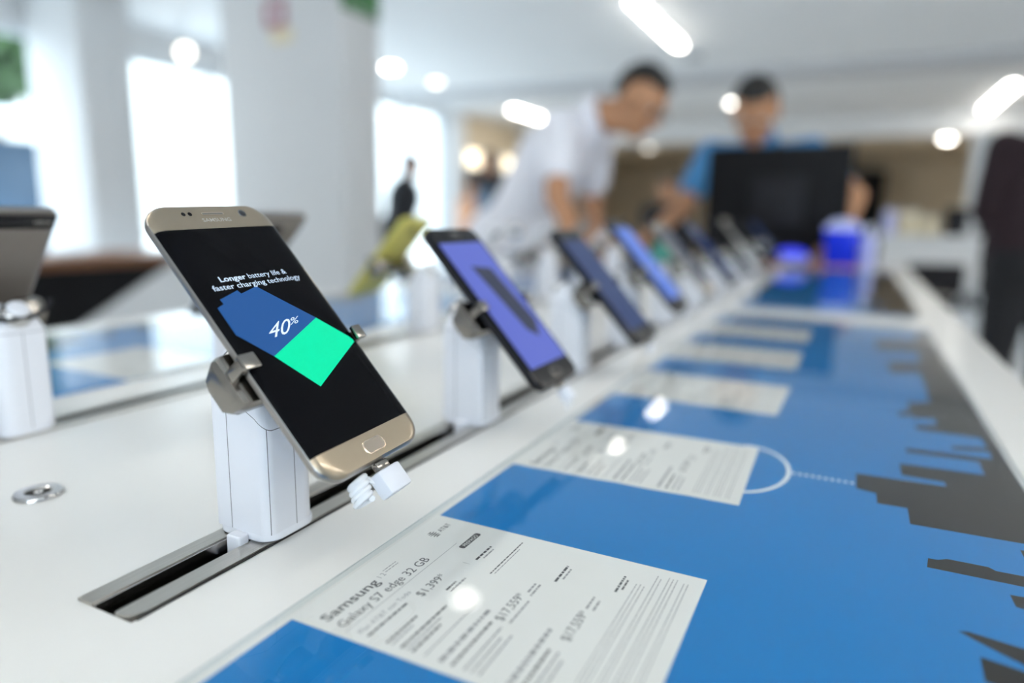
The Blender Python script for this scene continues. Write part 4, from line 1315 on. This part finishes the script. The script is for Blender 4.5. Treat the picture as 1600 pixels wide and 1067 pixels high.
def person(label, J, face, up=(0, 0, 1), skin='skin', top='polo', bottom='denim', sleeves='short', voxel=0.009, glasses=False, vest=None, hs=1.0, group=None, bulk=1.0, palms=((0, 0, -1), (0, 0, -1)), hair=True, untucked=False):
    """J = joint positions in world space; face = direction the face looks"""
    base = Vector((J['pelvis'][0], J['pelvis'][1], 0))
    t = thing('person', label, 'person', base, group=group)
    J = {k: Vector(v) - base for k, v in J.items()}
    f = Vector(face).normalized(); u = Vector(up); u = (u - f * u.dot(f)).normalized(); s = f.cross(u)   # s = the person's right
    hc = J['head']
    X = Matrix((s * hs, f * hs, u * hs)).transposed().to_4x4(); X.translation = hc
    sk = M[skin]
    b = MB()
    # head: skull, jaw, nose, ears, brow, lips
    b.ball((0, -0.012, 0.032), (0.076, 0.095, 0.088), sk, X)
    b.ball((0, 0.018, -0.045), (0.058, 0.066, 0.064), sk, X)
    b.ball((0, 0.048, -0.085), (0.030, 0.030, 0.024), sk, X)
    b.ball((0, 0.078, 0.028), (0.052, 0.014, 0.012), sk, X)
    rcone(b, X @ Vector((0, 0.083, 0.010)), X @ Vector((0, 0.103, -0.022)), 0.008, 0.0125, sk, n=8)
    b.ball((0.011, 0.094, -0.026), (0.008, 0.010, 0.007), sk, X, 8, 6); b.ball((-0.011, 0.094, -0.026), (0.008, 0.010, 0.007), sk, X, 8, 6)
    b.ball((0, 0.080, -0.052), (0.024, 0.010, 0.010), sk, X)
    for q in (-1, 1):
        b.ball((q * 0.078, -0.008, -0.005), (0.010, 0.020, 0.032), sk, X)
        b.ball((q * 0.045, 0.055, -0.018), (0.020, 0.022, 0.022), sk, X)
    nb = J['neck']
    rcone(b, nb, hc - u * 0.06 * hs - f * 0.012, 0.060, 0.056, sk)
    ch, pe = J['chest'], J['pelvis']
    sl, sr = J['shL'], J['shR']
    acr = (sr - sl).normalized()
    tor = [(pe, 0.125 * bulk), ((pe + ch) / 2, 0.118 * bulk), (ch, 0.135 * bulk)]
    fwdb = acr.cross(Vector(ch - pe).normalized()); 
    def torso(mb, g, m):
        for (p, r), (q, r2) in zip(tor[:-1], tor[1:]):
            for o in (-0.055, 0.055):
                rcone(mb, p + acr * o * bulk, q + acr * o * bulk, r + g, r2 + g, m, (fwdb, 0.78))
        for e in (sl, sr):
            rcone(mb, ch + (e - ch) * 0.2, e, 0.11 * bulk + g, 0.058 + g, m)
        rcone(mb, ch, nb - (nb - ch) * 0.1, 0.10 + g, 0.066 + g * 0.6, m)
    torso(b, 0, sk)
    for sd in 'LR':
        sh, el, wr = J['sh' + sd], J['el' + sd], J['wr' + sd]
        rcone(b, sh, el, 0.050 * bulk, 0.040, sk); rcone(b, el, wr, 0.041, 0.028, sk)
        hd = J.get('hd' + sd)
        fd = (hd - wr) if hd is not None else (wr - el)
        hand(b, wr, fd, palms[0 if sd == 'L' else 1], 1 if sd == 'L' else -1)
        hp, kn, an = J['hip' + sd], J['kn' + sd], J['an' + sd]
        rcone(b, hp, kn, 0.085 * bulk, 0.056, sk); rcone(b, kn, an, 0.056, 0.038, sk)
        fl = Vector((f.x, f.y, 0)).normalized()
        rcone(b, an - fl * 0.02 - Vector((0, 0, 0.035)), an + fl * 0.15 - Vector((0, 0, 0.045)), 0.040, 0.030, sk)
    body = remesh(b, 'body', voxel, sk, t)
    # clothing
    c = MB(); tm = M[top]
    torso(c, 0.014, tm)
    for sd in 'LR':
        sh, el, wr = J['sh' + sd], J['el' + sd], J['wr' + sd]
        if sleeves == 'short':
            rcone(c, sh, sh + (el - sh) * 0.62, 0.066 * bulk, 0.062, tm)
        else:
            rcone(c, sh, el, 0.064 * bulk, 0.054, tm); rcone(c, el, wr - (wr - el) * 0.08, 0.054, 0.042, tm)
    rcone(c, pe - acr * 0.06, pe + acr * 0.06, 0.13 * bulk, 0.13 * bulk, tm)
    if untucked:
        for o in (-0.06, 0.06):
            rcone(c, pe + acr * o, pe + acr * o - Vector((0, 0, 0.10)), 0.150, 0.155, tm)
    remesh(c, 'shirt', voxel * 1.1, tm, t)
    cl = MB()
    ud = (hc - nb).normalized()
    cX = Matrix((ud.orthogonal().normalized(), ud.cross(ud.orthogonal().normalized()), ud)).transposed().to_4x4(); cX.translation = nb
    cl.loops([[(r * math.cos(2 * PI * i / 20), r * math.sin(2 * PI * i / 20), z) for i in range(20)] for r, z in ((0.078, -0.03), (0.070, 0.025), (0.064, 0.028), (0.062, -0.02))], tm, False, False, cX)
    cl.build('collar', t)
    if vest:
        v = MB()
        for (p, r), (q, r2) in zip(tor[:-1], tor[1:]):
            for o in (-0.05, 0.05):
                rcone(v, p + acr * o + (q - p) * 0.05, q + acr * o, r + 0.022, r2 + 0.02, M[vest], (fwdb, 0.8))
        for e in (sl, sr):
            rcone(v, ch + (e - ch) * 0.2, ch + (e - ch) * 0.72, 0.12, 0.08, M[vest])
        remesh(v, 'vest', voxel * 1.2, M[vest], t)
    g = MB(); bm_ = M[bottom]
    rcone(g, pe - acr * 0.055 + Vector((0, 0, -0.05)), pe + acr * 0.055 + Vector((0, 0, -0.05)), 0.142 * bulk, 0.142 * bulk, bm_)
    for sd in 'LR':
        hp, kn, an = J['hip' + sd], J['kn' + sd], J['an' + sd]
        rcone(g, hp, kn, 0.100 * bulk, 0.075, bm_); rcone(g, kn, an, 0.074, 0.060, bm_)
    remesh(g, 'trousers', voxel * 1.2, bm_, t)
    for sd in 'LR':
        an = J['an' + sd]; fl = Vector((f.x, f.y, 0)).normalized()
        s_ = MB(); z0 = an.z - 0.035
        rcone(s_, (an.x - fl.x * 0.02, an.y - fl.y * 0.02, 0.048), (an.x + fl.x * 0.16, an.y + fl.y * 0.16, 0.042), 0.047, 0.042, M['black'])
        remesh(s_, 'shoe', 0.010, M['black'], t)
    if hair:
        h = MB()
        bm = bmesh.new()
        bmesh.ops.create_uvsphere(bm, u_segments=32, v_segments=20, radius=1)
        kill = []
        for q in bm.verts:
            x, y, z = q.co
            low = 0.42 if y > 0.35 else (0.05 if y > -0.1 else -0.48)
            if y > -0.1 and y <= 0.35 : low = 0.05 + (y + 0.1) * 0.8
            if z < low: kill.append(q)
            wob = 1 + 0.025 * math.sin(x * 21 + y * 17) * math.cos(z * 19)
            q.co = Vector((x * 0.084 * wob, -0.012 + y * 0.103 * wob, 0.034 + z * 0.099 * wob))
        bmesh.ops.delete(bm, geom=kill, context='VERTS')
        r = bmesh.ops.solidify(bm, geom=bm.faces[:], thickness=0.010)
        h.bm(bm, M['hair'], X)
        h.build('hair', t)
    for q in (-1, 1):
        e = MB(); e.ball((q * 0.031, 0.077, 0.006), (0.0125, 0.0105, 0.0085), M['eye'], X)
        e.ball((q * 0.031, 0.0855, 0.005), (0.005, 0.003, 0.005), M['pupil'], X)
        e.build('eye', t)
        e = MB(); rcone(e, X @ Vector((q * 0.016, 0.089, 0.027)), X @ Vector((q * 0.048, 0.076, 0.027)), 0.0042, 0.003, M['hair'], n=8); e.build('eyebrow', t)
    e = MB(); e.ball((0, 0.0875, -0.052), (0.022, 0.0065, 0.0065), M['lips'], X); e.build('mouth', t)
    if glasses:
        e = MB()
        for q in (-1, 1):
            ring = [X @ Vector((q * 0.033 + 0.021 * math.cos(a), 0.097, 0.004 + 0.015 * math.sin(a))) for a in [2 * PI * i / 20 for i in range(21)]]
            e.tube(ring, 0.0017, M['charcoal'], 6)
            e.tube([X @ Vector((q * 0.054, 0.096, 0.006)), X @ Vector((q * 0.080, 0.06, 0.008)), X @ Vector((q * 0.084, -0.01, 0.0))], 0.0017, M['charcoal'], 6)
        e.tube([X @ Vector((-0.012, 0.097, 0.006)), X @ Vector((0.012, 0.097, 0.006))], 0.0016, M['charcoal'], 6)
        e.build('glasses', t)
    return t


def joints(x, y, heading, k=1.0, lean=0.0, **over):
    """standing figure; heading in degrees (0 faces +Y, 90 faces -X); over = overrides in world space"""
    a = math.radians(heading)
    fw = Vector((-math.sin(a), math.cos(a), 0)); rt = Vector((math.cos(a), math.sin(a), 0))
    o = Vector((x, y, 0))
    def P(r_, f_, z_): return o + (rt * r_ + fw * f_ + Vector((0, 0, z_))) * k
    J = dict(pelvis=P(0, 0, .95), chest=P(0, lean * .3, 1.27), neck=P(0, lean * .45, 1.46), head=P(0, .03 + lean * .55, 1.605),
             shL=P(-.185, lean * .4, 1.40), shR=P(.185, lean * .4, 1.40), elL=P(-.235, -.01 + lean * .3, 1.12), elR=P(.235, -.01 + lean * .3, 1.12),
             wrL=P(-.23, .08 + lean * .3, .88), wrR=P(.23, .08 + lean * .3, .88), hipL=P(-.09, 0, .90), hipR=P(.09, 0, .90),
             knL=P(-.10, .02, .49), knR=P(.10, .02, .49), anL=P(-.11, -.01, .085), anR=P(.11, -.01, .085))
    for q, v in over.items(): J[q] = Vector(v)
    return J


# leaning man in white, left of the table
J = joints(-1.16, 2.40, -90, 0.98,
           pelvis=(-1.22, 2.42, .95), chest=(-1.02, 2.40, 1.26), neck=(-0.86, 2.385, 1.41), head=(-0.705, 2.37, 1.44),
           shR=(-0.93, 2.215, 1.345), shL=(-0.93, 2.585, 1.345), elR=(-0.885, 2.10, 1.125), wrR=(-0.775, 1.98, 1.005), hdR=(-0.69, 1.94, .985),
           elL=(-0.97, 2.66, 1.10), wrL=(-0.88, 2.50, 0.99))
person('man in a white polo shirt and glasses leaning over the phones from the left', J, (0.80, -0.25, -0.55), (0.45, 0, 0.9), 'skin_warm', 'polo', 'denim', 'short', 0.0075, True, untucked=True,
       palms=((0, 0, -1), (0, 0, -1)))
# man in blue behind the monitor
J = joints(-0.44, 3.30, 180, 1.0,
           pelvis=(-0.42, 3.36, .95), chest=(-0.41, 3.28, 1.25), neck=(-0.42, 3.22, 1.40), head=(-0.43, 3.12, 1.495),
           shR=(-0.62, 3.24, 1.335), shL=(-0.21, 3.24, 1.335), elR=(-0.70, 3.08, 1.10), wrR=(-0.76, 2.86, 1.0), hdR=(-0.74, 2.78, .97),
           elL=(-0.02, 3.14, 1.16), wrL=(-0.06, 3.0, 1.0), hdL=(-0.10, 2.95, .96))
person('man in a blue shirt and black vest looking down behind the black monitor', J, (0.06, -0.78, -0.52), (0, -0.3, 1), 'skin_warm', 'blue_shirt', 'trousers', 'short', 0.0085, False, vest='vest', hs=1.14)
# man in maroon at the right edge
J = joints(0.72, 3.75, 10, 0.99)
for q_ in 'LR':
    J['wr' + q_] = J['wr' + q_] + Vector((0.12 if q_ == 'L' else -0.02, 0.14, 0.12))
person('man in a dark maroon shirt and black trousers standing at the right edge', J, (-0.1, 1, -0.05), (0, 0, 1), 'skin', 'maroon', 'trousers', 'long', 0.011, bulk=1.15)
# background figures
J = joints(-4.17, 5.8, -60, 0.95, 0.2)
person('person in black standing in front of the bright doorway, right of the big pillar', J, (0.85, 0.4, -0.2), (0, 0, 1), 'skin', 'vest', 'trousers', 'short', 0.014, bulk=1.55)
J = joints(-3.50, 6.5, 150, 0.99)
person('person in black wearing a blue-grey apron, standing between the lit header boxes', J, (-0.2, -0.95, -0.2), (0, 0, 1), 'skin', 'vest', 'trousers', 'short', 0.014, vest='apron')
J = joints(-4.35, 7.6, 170, 0.86)
person('short person in a pale orange top left of the one in the apron', J, (0.1, -1, -0.1), (0, 0, 1), 'skin_warm', 'orange', 'denim', 'short', 0.014)
J = joints(-1.55, 6.2, 200, 0.80)
person('dark-haired person in dark clothes standing between the men in white and blue', J, (0.1, -1, -0.1), (0, 0, 1), 'skin_warm', 'charcoal', 'trousers', 'short', 0.014)
